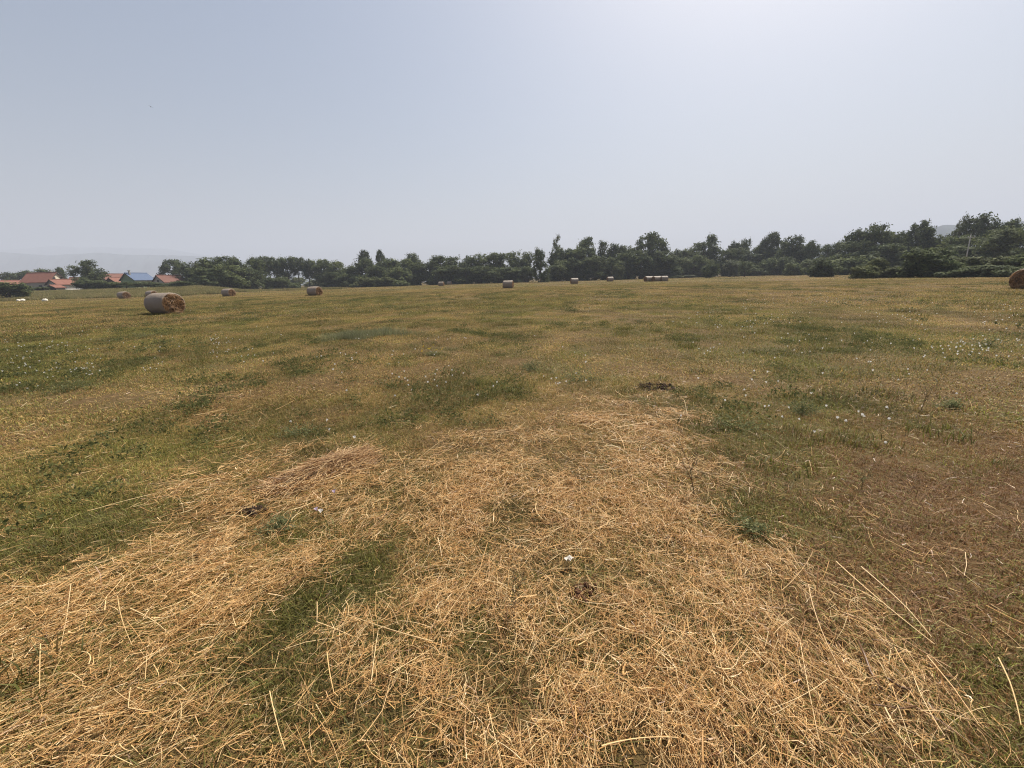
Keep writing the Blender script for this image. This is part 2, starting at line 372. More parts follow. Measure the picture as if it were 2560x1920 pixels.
def crown(kind, seed):
    r = np.random.default_rng(seed); L = []
    if kind == 'round':
        for _ in range(15):
            t = r.uniform(0, 6.283); q = r.uniform(0.05, 0.30); z = r.uniform(0.30, 0.86)
            q *= math.sin(math.pi * min(1, (z - 0.12) / 0.9)) ** 0.5
            L.append((q * math.cos(t), q * math.sin(t), z, r.uniform(0.13, 0.21)))
        L.append((0, 0, 0.84, 0.16))
    elif kind == 'hedge':
        for _ in range(20):
            t = r.uniform(0, 6.283); z = r.uniform(0.08, 0.88); q = r.uniform(0.08, 0.33) * (1 - 0.45 * max(0, z - 0.5))
            L.append((q * math.cos(t), q * math.sin(t), z, r.uniform(0.11, 0.19)))
        L.append((r.uniform(-.1, .1), 0, 0.88, 0.12))
    elif kind == 'open':
        for z, q, c in ((0.36, 0.30, 4), (0.55, 0.34, 6), (0.72, 0.28, 6), (0.88, 0.16, 4)):
            for i in range(c):
                t = 6.283 * i / c + r.uniform(-0.5, 0.5)
                L.append((q * math.cos(t), q * math.sin(t), z + r.uniform(-.05, .05), r.uniform(0.09, 0.145)))
    elif kind == 'airy':
        for i in range(14):
            z = 0.28 + 0.68 * i / 13; t = r.uniform(0, 6.283); q = r.uniform(0.05, 0.34) * (1.1 - z * 0.6)
            L.append((q * math.cos(t), q * math.sin(t), z, r.uniform(0.07, 0.12)))
    elif kind == 'column':
        for _ in range(22):
            t = r.uniform(0, 6.283); z = r.uniform(0.05, 0.9); q = r.uniform(0.05, 0.30) * (1.15 - 0.9 * max(0, z - 0.35))
            L.append((q * math.cos(t), q * math.sin(t), z, r.uniform(0.10, 0.17)))
    elif kind == 'slim':
        for _ in range(13):
            t = r.uniform(0, 6.283); z = r.uniform(0.38, 0.92); q = r.uniform(0.05, 0.28)
            L.append((q * math.cos(t), q * math.sin(t), z, r.uniform(0.12, 0.18)))
    else:                                                   # bush
        for _ in range(20):
            t = r.uniform(0, 6.283); z = r.uniform(0.05, 0.78); q = r.uniform(0.05, 0.36) * (1.05 - 0.7 * max(0, z - 0.3))
            L.append((q * math.cos(t), q * math.sin(t), z, r.uniform(0.13, 0.20)))
    cents = []; rads = []; nrms = []
    nc = {'open': 15, 'airy': 12}.get(kind, 18)
    for x, y, z, q in L:
        d = r.normal(size=(nc, 3)); d[:, 2] += 0.25; d /= np.linalg.norm(d, axis=1)[:, None]
        c = np.array([x, y, z]) + d * q * r.uniform(0.55, 1.0, nc)[:, None]
        c[:, 2] = np.clip(c[:, 2], 0.02, 0.985); cents.append(c); rads.append(np.full(nc, 0.032) * r.uniform(0.6, 1.3, nc)); nrms.append(d)
    size = {'bush': 0.040, 'airy': 0.024}.get(kind, 0.027)
    return leaves(np.concatenate(cents), np.concatenate(rads), {'open': 20, 'airy': 12}.get(kind, 17), size, r, 0.0, np.concatenate(nrms), 1.5 if kind == 'bush' else 0.9), L
def trunk(kind, L, seed):
    r = random.Random(seed); b = MB()
    th = 0.02 if kind == 'slim' else 0.03
    if kind == 'bush':
        for i in range(5):
            l = L[i]; b.tube([(r.uniform(-.05, .05), r.uniform(-.05, .05), -0.02), (l[0] * .4, l[1] * .4, l[2] * .6), (l[0], l[1], l[2])], [0.025, 0.018, 0.006], 5)
    else:
        top = 0.8; k1 = (r.uniform(-.03, .03), r.uniform(-.03, .03))
        b.tube([(0, 0, -0.01), (k1[0] * .5, k1[1] * .5, 0.2), (k1[0], k1[1], 0.45), (k1[0] * 1.4, k1[1] * 1.2, top)], [th * 1.25, th, th * 0.75, th * 0.25], 7)
        for l in sorted(L, key=lambda q: q[2])[:: 2 if kind != 'open' else 1]:
            z0 = max(0.15, l[2] - 0.22)
            b.tube([(k1[0] * z0 * 2, k1[1] * z0 * 2, z0), (l[0] * .55, l[1] * .55, z0 + (l[2] - z0) * .55), (l[0], l[1], l[2] + 0.03)], [th * .5, th * .32, th * .1], 5)
    return b.mesh('trunk', M['bark'], True)
PROTO = {}
def proto(kind, var, leaf):
    key = (kind, var, leaf)
    if key not in PROTO:
        sd = {'round': 11, 'hedge': 22, 'open': 33, 'airy': 44, 'column': 55, 'slim': 66, 'bush': 77}[kind] * 10 + var
        (V, Q, rnd), L = crown(kind, sd)
        PROTO[key] = (mk('crown', V, Q, M[leaf], False, {'rnd': rnd}), trunk(kind, L, sd))
    return PROTO[key]
def tree(px, ytop, wpx, Yd, kind, leaf, var, label, group=None, name=None, base=None, extra=None):
    cat = 'bush' if kind == 'bush' else 'tree'
    x = at(px, Yd); h = zat(px, ytop, Yd); wd = wpx * Yd / F * (extra or {'hedge': 1.32, 'round': 1.16, 'bush': 1.1}.get(kind, 1.0))
    zb = float(gz(x, Yd)) if Yd < 400 else 0.0
    h = max(h - zb, 0.4)
    e = bpy.data.objects.new(name or ('bush' if kind == 'bush' else 'tree'), None); C.objects.link(e)
    e.location = (x, Yd, zb - 0.03); e.rotation_euler = (0, 0, (px * 37.7) % 6.283)
    e.scale = (wd, wd, h); e.empty_display_size = 0.2
    tag(e, label, cat, group)
    cm, tm = proto(kind, var, leaf)
    ob('trunk', tm, e); ob('crown', cm, e)
    return e
D, Mi, O, Gy = 'leaf_dark', 'leaf_mid', 'leaf_olive', 'leaf_grey'
# px, top, width px, distance, kind, leaf, variant
g1 = 'trees behind the village'; g2 = 'dark trees of the wood beyond the bales'; g3 = 'slim trees with bare trunks'; g4 = 'trees of the right hand wood'
ORD = ['first', 'second', 'third', 'fourth', 'fifth', 'sixth', 'seventh', 'eighth', 'ninth', 'tenth', 'eleventh', 'twelfth', 'thirteenth', 'fourteenth']
def run(rows, desc, group, rev=False, **kw):                 # desc has {} for the ordinal, counted from a landmark
    for i, q in enumerate(sorted(rows, key=lambda a: -a[0] if rev else a[0])): tree(*q, desc.format(ORD[i]), group, **kw)
run([(38, 681, 56, 185, 'round', D, 0), (80, 675, 64, 190, 'round', D, 1), (115, 673, 56, 190, 'round', D, 2)], '{} low rounded tree behind the big red roofed house, towards its gable', g1)
tree(166, 668, 38, 175, 'column', D, 0, 'small dark pointed tree behind the white annex')
tree(236, 651, 88, 140, 'round', D, 3, 'broad dark tree standing between the village houses', extra=1.0)
tree(215, 692, 56, 128, 'hedge', D, 1, 'ragged bushy tree in front of the broad village tree', extra=1.0)
tree(258, 698, 50, 126, 'bush', Mi, 0, 'dark shrub at the foot of the broad village tree')
tree(216, 700, 54, 125, 'bush', D, 1, 'dark shrub beside the white walled annex')
run([(290, 704, 38, 128, 'bush', Mi, 1), (318, 704, 40, 127, 'round', D, 0), (345, 705, 40, 126, 'round', D, 1), (372, 705, 40, 126, 'round', D, 2), (398, 705, 40, 127, 'bush', Mi, 0)], '{} low orchard tree before the green house, from the broad village tree', 'orchard trees')
run([(424, 704, 50, 122, 'bush', D, 2), (456, 700, 54, 124, 'bush', D, 0)], '{} low dark thicket between orchard and wood, counted from the orchard', 'thickets at the corner of the wood')
tree(446, 649, 62, 172, 'open', D, 0, 'flat topped open tree behind the brown roofed house', extra=1.1)
tree(84, 715, 84, 122, 'bush', D, 2, 'hedge of dark shrubs in front of the big red roofed house')
tree(125, 724, 30, 119, 'bush', Mi, 0, 'low green shrub under the small shed roof')
tree(16, 704, 92, 92, 'bush', D, 1, 'large dark shrub behind the pale stones')
run([(492, 656, 80, 150, 'hedge', D, 0), (548, 643, 92, 144, 'hedge', D, 1), (600, 643, 80, 150, 'hedge', D, 2), (640, 648, 70, 158, 'round', D, 3)], '{} tall dense dark tree of the wood, from the village', g2)
run([(515, 668, 70, 134, 'hedge', D, 3), (575, 662, 70, 138, 'hedge', Mi, 0), (625, 668, 60, 150, 'hedge', D, 1)], '{} lower tree in front of the dense dark ones, from the village', g2)
run([(655, 643, 44, 178, 'slim', D, 0), (680, 643, 44, 180, 'slim', Mi, 1), (703, 644, 44, 182, 'slim', D, 2), (726, 643, 46, 184, 'slim', D, 0), (750, 645, 46, 186, 'slim', D, 1), (774, 645, 44, 188, 'slim', D, 2), (795, 650, 40, 190, 'slim', Mi, 0)], '{} slender tree with a bare trunk behind the lone bale, from the village', g3, extra=1.25)
run([(700, 694, 60, 235, 'bush', O, 0), (745, 693, 60, 236, 'bush', O, 1), (790, 692, 60, 238, 'bush', O, 2)], '{} far pale bush seen between the bare slender trunks', 'bushes beyond the slender trees')
run([(668, 690, 60, 165, 'bush', D, 0), (705, 692, 60, 168, 'bush', Mi, 1), (735, 700, 44, 172, 'bush', D, 2)], '{} low dark scrub under the slender trees, from the village', 'scrub under the slender trees')
run([(822, 651, 62, 186, 'hedge', D, 2), (852, 654, 60, 184, 'hedge', Mi, 0), (882, 664, 56, 182, 'hedge', D, 1)], '{} dense tree of the wood next to the slender trees', g2)
run([(838, 680, 60, 176, 'hedge', D, 3), (870, 685, 60, 174, 'hedge', D, 0)], '{} low front tree of the wood next to the slender trees', g2)
tree(920, 627, 40, 190, 'open', D, 1, 'tall round topped tree rising above the wood')
tree(957, 626, 30, 192, 'open', D, 2, 'thin small crowned tree beside the tall round topped one')
run([(925, 647, 76, 180, 'hedge', D, 0), (975, 646, 84, 182, 'hedge', D, 1), (1012, 650, 70, 182, 'hedge', Mi, 2), (1042, 656, 66, 178, 'hedge', Mi, 1), (1075, 655, 70, 178, 'hedge', D, 2)], '{} broadleaf tree behind the far bale pair, from the round topped tree', g2)
run([(950, 665, 70, 172, 'hedge', D, 3), (1000, 668, 70, 170, 'hedge', Mi, 0)], '{} lower tree behind the pale scrub, from the round topped tree', g2)
tree(1043, 635, 48, 186, 'round', D, 2, 'domed tree top standing above the far pair of bales')
tree(1025, 642, 36, 186, 'round', D, 1, 'lower domed tree top next to the domed one')
run([(925, 690, 56, 160, 'bush', O, 0), (965, 692, 60, 160, 'bush', O, 1), (1000, 696, 50, 162, 'bush', Mi, 2), (895, 700, 40, 162, 'bush', O, 2)], '{} pale green scrub bush along the wood, counted towards the far bales', 'scrub along the wood edge')
run([(1105, 638, 60, 178, 'hedge', D, 3), (1140, 643, 66, 178, 'hedge', D, 0), (1178, 639, 64, 176, 'hedge', D, 1), (1215, 635, 58, 178, 'hedge', Mi, 2), (1252, 632, 62, 178, 'hedge', Mi, 3), (1288, 631, 60, 178, 'hedge', Mi, 0), (1318, 630, 50, 180, 'hedge', Mi, 1)], '{} tree of the even wood behind the lone middle bale, from the bale pair', g2)
run([(1120, 665, 70, 170, 'hedge', D, 2), (1165, 668, 70, 170, 'hedge', D, 3), (1205, 665, 70, 170, 'hedge', D, 0), (1245, 668, 70, 170, 'hedge', D, 1), (1290, 668, 70, 170, 'hedge', D, 2)], '{} low front tree of the even wood, from the bale pair', g2)
tree(1352, 620, 54, 152, 'column', D, 1, 'bushy dark tree standing out in front of the wood')
tree(1391, 590, 36, 182, 'airy', O, 0, 'tall sparse tree with see-through crown above the wood')
run([(1395, 617, 62, 176, 'round', D, 0), (1425, 620, 46, 176, 'round', D, 1)], '{} dark rounded tree beside the tall sparse one', g2)
run([(1400, 650, 70, 168, 'hedge', Mi, 1), (1440, 645, 66, 168, 'hedge', D, 2)], '{} low tree below the tall sparse one, from the bushy tree', g2)
tree(1464, 596, 60, 176, 'open', D, 1, 'tall knobbly tree above the bale by the wood')
run([(1455, 618, 80, 172, 'hedge', D, 3), (1508, 603, 52, 176, 'round', D, 3), (1538, 609, 56, 174, 'round', D, 0), (1562, 615, 56, 174, 'hedge', D, 1)], '{} dark tree of the wood behind the two broadside bales, from the knobbly tree', g2)
run([(1490, 640, 70, 166, 'hedge', Mi, 3), (1530, 645, 70, 166, 'hedge', D, 2), (1572, 632, 70, 166, 'hedge', D, 0)], '{} low front tree behind the two broadside bales, from the knobbly tree', g2)
tree(1547, 661, 38, 156, 'bush', O, 1, 'rounded olive bush beside the bale at the wood')
tree(1622, 585, 84, 172, 'open', D, 3, 'tall broad tree with gaps in its crown above the row of bales', extra=1.15)
run([(1600, 625, 70, 166, 'hedge', D, 1), (1640, 630, 80, 166, 'hedge', D, 2), (1672, 640, 60, 164, 'hedge', D, 3)], '{} dark tree below the tall broad crown, from the olive bush', g2)
run([(1695, 622, 64, 190, 'round', Mi, 1), (1725, 621, 64, 190, 'round', Mi, 2)], '{} mid green tree top between the tall broad tree and the peaked tree', g4)
run([(1700, 645, 64, 170, 'hedge', Mi, 0), (1735, 640, 64, 168, 'hedge', Mi, 2), (1765, 650, 50, 165, 'hedge', Mi, 3)], '{} lower mid green tree between the bale row and the peaked tree', g4)
tree(1770, 588, 58, 178, 'column', D, 2, 'tall peaked tree rising in the wood', extra=1.1)
run([(1757, 607, 80, 176, 'hedge', D, 0), (1815, 622, 50, 176, 'hedge', D, 3)], '{} dark tree at the foot of the tall peaked one', g4)
run([(1830, 602, 40, 180, 'round', D, 1), (1853, 600, 34, 182, 'round', D, 2)], '{} of two twin rounded tree tops, from the peaked tree', 'twin tree tops')
run([(1845, 620, 80, 176, 'hedge', D, 1), (1890, 614, 66, 176, 'hedge', D, 2), (1925, 620, 66, 172, 'hedge', D, 3)], '{} dark tree under the twin tree tops, from the peaked tree', g4)
tree(1920, 582, 62, 172, 'open', D, 2, 'tall round crowned tree with sky showing through')
run([(1955, 606, 70, 160, 'hedge', D, 0), (1985, 591, 84, 158, 'round', D, 3), (2020, 602, 60, 152, 'hedge', D, 1), (2062, 612, 50, 150, 'hedge', D, 2), (2085, 604, 44, 138, 'hedge', D, 3)], '{} big dark tree before the gap with the blue hill, from the round crowned tree', g4, extra=1.05)
run([(2130, 572, 70, 122, 'round', D, 1), (2160, 565, 70, 120, 'round', D, 2), (2190, 580, 60, 118, 'hedge', Mi, 0), (2230, 580, 66, 116, 'hedge', Mi, 1)], '{} tall dark tree behind the low pale thicket, from the hill gap', g4)
run([(2120, 605, 80, 118, 'hedge', D, 2), (2200, 610, 90, 112, 'hedge', D, 3)], '{} lower dark tree behind the low pale thicket, from the hill gap', g4)
run([(2275, 556, 70, 116, 'open', D, 0), (2300, 570, 66, 114, 'round', Mi, 3), (2330, 588, 70, 112, 'hedge', Mi, 2)], '{} ragged topped tree behind the broad dark bush, counted towards the pole', g4)
tree(2376, 541, 44, 108, 'airy', O, 1, 'thin pale tree with sparse crown beside the pole')
run([(2430, 538, 100, 106, 'round', D, 0), (2500, 547, 90, 104, 'round', D, 1)], '{} of the two big dark trees behind the grey pole, from the pale thin tree', g4)
tree(2375, 590, 80, 100, 'hedge', Mi, 3, 'lower green tree between the pale thin tree and the pole')
tree(2560, 580, 60, 98, 'hedge', D, 3, 'narrow dark tree between the two big trees and the edge bale')
tree(2480, 573, 110, 84, 'round', Mi, 2, 'broad lighter green tree right behind the grey pole')
tree(2450, 612, 130, 88, 'hedge', D, 2, 'dark undergrowth tree below the broad lighter green tree')
tree(2620, 555, 90, 95, 'hedge', D, 1, 'dark tree behind the thicket next to the cut off bale')
# bushes in front of the right-hand wood
tree(1775, 656, 48, 140, 'bush', D, 0, 'round dark bush standing alone at the field edge')
tree(1826, 650, 54, 152, 'bush', Gy, 1, 'grey green bush between two dark ones')
tree(1862, 655, 32, 138, 'round', D, 0, 'small round tree on a short trunk at the field edge')
tree(1895, 664, 46, 156, 'bush', Mi, 2, 'light green bush beside the small round tree')
run([(1925, 668, 50, 158, 'bush', Gy, 0), (1950, 664, 50, 158, 'bush', Mi, 1), (1915, 655, 30, 160, 'bush', Mi, 0)], '{} loose grey green scrub bush before the dark trunks, from the round tree', 'scrub in front of the trunks')
tree(1982, 648, 52, 132, 'bush', Mi, 2, 'vase shaped green bush at the field edge')
tree(2055, 636, 66, 92, 'bush', D, 2, 'large dark domed bush at the corner of the field')
tree(2318, 610, 112, 62, 'bush', D, 0, 'broad dark bush in front of the tall trees', extra=1.1)
run([(2165, 660, 60, 66, 'bush', O, 0), (2190, 645, 50, 68, 'bush', O, 1), (2225, 662, 66, 66, 'bush', O, 2), (2262, 660, 60, 65, 'bush', Gy, 0)], '{} pale leafy bush of the low thicket, towards the broad bush', 'low thicket beside the broad bush')
run([(2375, 650, 80, 60, 'bush', Mi, 0), (2420, 642, 86, 62, 'bush', O, 1), (2470, 640, 90, 60, 'bush', Mi, 2), (2520, 635, 90, 58, 'bush', O, 0), (2575, 632, 100, 54, 'bush', Mi, 1)], '{} taller bush of the thicket below the pole, from the broad bush', 'thicket below the pole')
run([(2400, 665, 80, 56, 'bush', D, 2), (2455, 662, 90, 55, 'bush', Mi, 1), (2510, 660, 90, 53, 'bush', D, 0), (2560, 655, 90, 50, 'bush', Mi, 2), (2640, 640, 120, 50, 'bush', Mi, 0)], '{} lower front bush of the thicket below the pole, from the broad bush', 'thicket below the pole')
run([(1690, 688, 46, 158, 'bush', O, 0), (1725, 687, 46, 158, 'bush', Gy, 1)], '{} low pale scrub bush beside the row of bales', 'scrub beside the bale row')
tree(1690, 665, 44, 162, 'bush', Mi, 1, 'taller green bush behind the low pale scrub by the bale row')
# dark undergrowth closing the foot of the wood
ur = random.Random(12)
def under(p0, p1, n, Ya, Yb, lab):
    rows = []
    for i in range(n):
        f = (i + ur.uniform(.2, .8)) / n; px = p0 + (p1 - p0) * f; Yd = Ya + (Yb - Ya) * f + ur.uniform(-3, 3)
        rows.append((px, 697 - .0293 * (px - 1280) - ur.uniform(22, 38), (p1 - p0) / n * 1.9, Yd, 'bush', ur.choice([D, D, Mi]), i % 3))
    run(rows, lab, 'dark undergrowth at the foot of the wood')
under(480, 640, 5, 146, 158, '{} undergrowth bush below the dense dark trees, from the village')
under(810, 900, 3, 182, 182, '{} undergrowth bush next to the slender trees')
under(900, 1100, 6, 174, 174, '{} undergrowth bush behind the pale scrub, from the slender trees')
under(1095, 1330, 8, 173, 173, '{} undergrowth bush below the even wood, from the bale pair')
under(1375, 1600, 8, 170, 168, '{} undergrowth bush behind the broadside bales, from the bushy tree')
under(1590, 1790, 7, 170, 172, '{} undergrowth bush behind the bale row, from the olive bush')
under(1800, 2110, 9, 174, 128, '{} undergrowth bush in the wood behind the small round tree, from the peaked tree')
under(2100, 2360, 5, 112, 108, '{} undergrowth bush behind the low pale thicket, from the hill gap')
under(2350, 2640, 5, 96, 90, '{} undergrowth bush behind the pole thicket, from the broad bush')

# ------------------------------------------------------------------ houses
def house(px, Yd, yaw, L, W, h, rise, wall, gablem, roofm, label, wins=(), chimney=None, name='house', over=0.35):
    e = bpy.data.objects.new(name, None); C.objects.link(e)
    e.location = (at(px, Yd), Yd, 1.95); e.rotation_euler = (0, 0, R(yaw)); tag(e, label, 'house')
    h = max(0.9, h - 1.95); wins = [(sd, a, max(.25, z - 1.95), ww, hh) for sd, a, z, ww, hh in wins]
    b = MB(); hw = W / 2; hl = L / 2
    b.add([(-hl,-hw,0),(hl,-hw,0),(hl,hw,0),(-hl,hw,0),(-hl,-hw,h),(hl,-hw,h),(hl,hw,h),(-hl,hw,h),(-hl,0,h+rise),(hl,0,h+rise)],
          [(0,1,5,4),(2,3,7,6)], 0)
    b.add([(-hl,-hw,0),(hl,-hw,0),(hl,hw,0),(-hl,hw,0),(-hl,-hw,h),(hl,-hw,h),(hl,hw,h),(-hl,hw,h),(-hl,0,h+rise),(hl,0,h+rise)],
          [(3,0,4,8,7),(1,2,6,9,5)], 1)
    ob('wall', b.mesh('wall', [M[wall], M[gablem]]), e)
    rb = MB(); sl = rise / hw; t = 0.16
    for s in (-1, 1):
        y1 = s * (hw + over); z1 = h - sl * over; x0, x1 = -hl - over, hl + over
        V = [(x0,0,h+rise+.02),(x1,0,h+rise+.02),(x1,y1,z1+.02),(x0,y1,z1+.02)]
        V += [(x, y, z + t) for x, y, z in V]
        rb.add(V, [(0,1,2,3),(7,6,5,4),(0,4,5,1),(1,5,6,2),(2,6,7,3),(3,7,4,0)])
    ro = ob('roof', rb.mesh('roof', M[roofm]), e)
    cb = MB(); cb.tube([(-hl - over, 0, h + rise + .2), (hl + over, 0, h + rise + .2)], [.13, .13], 6)
    ob('ridge_cap', cb.mesh('ridge_cap', M[roofm]), ro)
    for s in (-1, 1):
        for xx in (-hl - over - 0.02, hl + over + 0.02):
            fb = MB()
            fb.add([(xx - .04, 0, h + rise - .1), (xx + .04, 0, h + rise - .1), (xx + .04, s * (hw + over), h - sl * over - .12), (xx - .04, s * (hw + over), h - sl * over - .12),
                    (xx - .04, 0, h + rise + .14), (xx + .04, 0, h + rise + .14), (xx + .04, s * (hw + over), h - sl * over + .12), (xx - .04, s * (hw + over), h - sl * over + .12)],
                   [(0,3,2,1),(4,5,6,7),(0,1,5,4),(1,2,6,5),(2,3,7,6),(3,0,4,7)])
            ob('bargeboard', fb.mesh('bargeboard', M['wood_dark']), ro)
    for side, a, z, ww, hh in wins:                         # side: 'g+' gable at +x, 'g-' at -x, 'f' front (-y), 'b' back (+y)
        wb = MB(); gb = MB(); q = 0.05; f = 0.07
        def put(B, a0, a1, z0, z1, d0, d1):
            if side == 'g+': B.box((hl + d0, a0, z0), (hl + d1, a1, z1))
            elif side == 'g-': B.box((-hl - d1, a0, z0), (-hl - d0, a1, z1))
            elif side == 'f': B.box((a0, -hw - d1, z0), (a1, -hw - d0, z1))
            else: B.box((a0, hw + d0, z0), (a1, hw + d1, z1))
        for (a0, a1, z0, z1) in ((a - ww/2, a + ww/2, z, z + f), (a - ww/2, a + ww/2, z + hh - f, z + hh), (a - ww/2, a - ww/2 + f, z + f, z + hh - f), (a + ww/2 - f, a + ww/2, z + f, z + hh - f)):
            put(wb, a0, a1, z0, z1, 0.0, 0.06)
        put(gb, a - ww/2 + f, a + ww/2 - f, z + f, z + hh - f, 0.0, 0.02)
        wo_ = ob('window', wb.mesh('window', M['wood_dark']), e); ob('pane', gb.mesh('pane', M['glass']), wo_)
    if chimney:
        c = MB(); cx, cyy, ch, cw = chimney; zt = h + rise
        c.box((cx - cw, cyy - cw, zt - .8), (cx + cw, cyy + cw, zt + ch)); c.box((cx - cw - .08, cyy - cw - .08, zt + ch), (cx + cw + .08, cyy + cw + .08, zt + ch + .12))
        ob('chimney', c.mesh('chimney', M['wall_grey_and_shade']), ro)
    return e
house(121, 146, 8, 8.6, 7.4, 5.2, 3.1, 'wall_grey_and_shade', 'wall_cream', 'roof_red', 'largest house with long red tiled roof and cream gable with two windows', [('g+', -1.3, 5.6, .95, 1.2), ('g+', 1.3, 5.6, .95, 1.2), ('f', -2.5, 3, 1, 1.2), ('f', 1.5, 3, 1, 1.2)], (2.2, .4, 0.5, .28))  # front wall away from the sun: its shade is painted in as grey
house(163, 129, 80, 5.4, 4.5, 3.9, 1.4, 'wall_white', 'wall_grey_and_shade', 'roof_red', 'white walled annex with bright red roof beside the largest house', [('g-', 0, .9, .9, .9)])  # gable turned from the sun is coloured grey, shade put into the colour
house(143, 125, 84, 2.4, 3.2, 2.9, 0.7, 'wall_grey_and_shade', 'wood_dark', 'roof_red', 'tiny red roofed shed in front of the white annex', [('g-', 0, .25, 1.1, .55)], name='shed', over=.25)
house(28, 140, 80, 7.5, 8.0, 3.9, 1.9, 'wall_white', 'wall_grey_and_shade', 'roof_red', 'low red roofed house next to the large dark shrub', [('b', -1, 1.5, 1, 1.2), ('f', -1, 1.5, 1, 1.2)], (0, 1.0, .3, .25))
house(182, 170, 20, 6.0, 5.0, 3.6, 1.7, 'wall_white', 'wall_cream', 'roof_red', 'small distant red roof between the annex and the broad tree', [('f', 0, 1.4, .9, 1)])
house(232, 160, 18, 11, 7, 4.6, 2.2, 'wall_white', 'wall_cream', 'roof_red', 'long red roof half hidden behind the broad tree', [('g+', 0, 4.6, .9, 1), ('f', 2, 1.4, 1, 1.1)])
house(288, 150, 78, 7.5, 7.4, 4.9, 2.5, 'wall_cream', 'wall_grey_and_shade', 'roof_brown', 'grey gabled house with weathered red roof left of the green house', [('g-', 0, 4.9, .9, 1)], None)
house(303, 142, 80, 5.0, 5.2, 4.1, 1.6, 'wall_grey_and_shade', 'wood_dark', 'roof_red', 'small dark gabled barn against the grey gabled house', [('g-', 0, 2.8, 1.2, 1)], name='barn')
house(351, 142, 80, 6.6, 5.8, 4.9, 2.2, 'wall_lime', 'wall_green', 'roof_blue', 'green walled house with bright blue sheet roof', [('g-', 0.8, 3.2, .8, .9), ('f', 1.5, 2.2, .9, 1.1), ('f', -1.5, 2.2, .9, 1.1)], (-2.6, -.7, .9, .2))
house(402, 156, 20, 7.5, 6, 3.7, 2.0, 'wall_white', 'wall_cream', 'roof_brown', 'long weathered red roof behind the grey gable', [('f', 2, 1.2, 1, 1)], (-3, .3, .5, .25))
house(430, 144, 74, 7.6, 5.8, 3.9, 2.2, 'wall_white', 'wall_grey_and_shade', 'roof_brown', 'low house with grey gable and brown roof beside the open tree', [('g-', 0, 3.9, .8, .8), ('f', 2, 1.5, .9, 1)], (2.5, .2, .4, .22))

# grey utility pole in the thicket
pe = bpy.data.objects.new('utility_pole', None); C.objects.link(pe)
pe.location = (at(2413, 72), 72, 0); pe.rotation_euler = (R(0), R(-3.5), 0); tag(pe, 'pale grey wooden utility pole leaning above the thicket', 'pole')
hp = zat(2424, 588, 72); b = MB(); b.tube([(0, 0, -.1), (0, 0, hp * .5), (0, 0, hp)], [.10, .09, .07], 10); ob('shaft', b.mesh('shaft', M['pole'], True), pe)
b = MB(); b.box((-.65, -.14, hp - .45), (.65, -.10, hp - .33)); arm = ob('crossarm', b.mesh('crossarm', M['pole']), pe)
for xx in (-.55, .55):
    b = MB(); b.tube([(xx, -.12, hp - .33), (xx, -.12, hp - .2), (xx, -.12, hp - .1)], [.03, .06, .03], 8); ob('insulator', b.mesh('insulator', M['metal'], True), arm)
b = MB(); b.tube([(0, 0, hp), (0, 0, hp + .14), (0, 0, hp + .24)], [.03, .06, .03], 8); ob('insulator', b.mesh('insulator', M['metal'], True), pe)

# ------------------------------------------------------------------ straw ribbons and prisms
def straws(P, th, ph, L, wd, curv, S, r, droop=0.0, flat=False):
    n = len(P); t = np.linspace(0, 1, S + 1)
    hd = th[:, None] + curv[:, None] * (t[None, :] - 0.5)
    kink = (r.random(n) < 0.25)[:, None] * r.normal(0, 0.7, n)[:, None] * (t[None, :] > r.uniform(0.3, 0.8, n)[:, None])
    hd = hd + kink
    el = ph[:, None] + np.asarray(droop).reshape(-1, 1) * (t[None, :] - 0.5)
    st = np.stack([np.cos(hd) * np.cos(el), np.sin(hd) * np.cos(el), np.sin(el)], -1) * (L / S)[:, None, None]
    pos = np.concatenate([np.zeros((n, 1, 3)), np.cumsum(st[:, :-1], 1)], 1)
    pos = pos - pos.mean(1, keepdims=True) + P[:, None, :]
    lat = np.stack([-np.sin(hd), np.cos(hd), np.zeros_like(hd)], -1); up = np.array([0, 0, 1.0])
    tap = (wd[:, None] * (1 - 0.45 * t[None, :]))[:, :, None]
    if flat:
        roll = r.uniform(-1.2, 1.2, n)[:, None, None]
        o = lat * np.cos(roll) + up * np.sin(roll)
        V = np.stack([pos - o * tap * 0.5, pos + o * tap * 0.5], 2); k = 2
        offs = [(0, 1)]
    else:
        a = r.uniform(0, 2, n)[:, None, None]
        V = np.stack([pos + (lat * np.cos(a + q) + up * np.sin(a + q)) * tap * 0.55 for q in (0, 2.094, 4.189)], 2); k = 3
        offs = [(0, 1), (1, 2), (2, 0)]
    I = np.arange(n * (S + 1) * k).reshape(n, S + 1, k)
    Q = np.concatenate([np.stack([I[:, :-1, a], I[:, :-1, b], I[:, 1:, b], I[:, 1:, a]], -1).reshape(-1, 4) for a, b in offs])
    return V.reshape(-1, 3), Q, np.repeat(np.clip(r.normal(0.62, 0.30, n), 0, 1), (S + 1) * k)
def joinm(parts):
    V = []; Q = []; A = []; o = 0
    for v, q, a in parts: V.append(v); Q.append(q + o); A.append(a); o += len(v)
    return np.concatenate(V), np.concatenate(Q), np.concatenate(A)

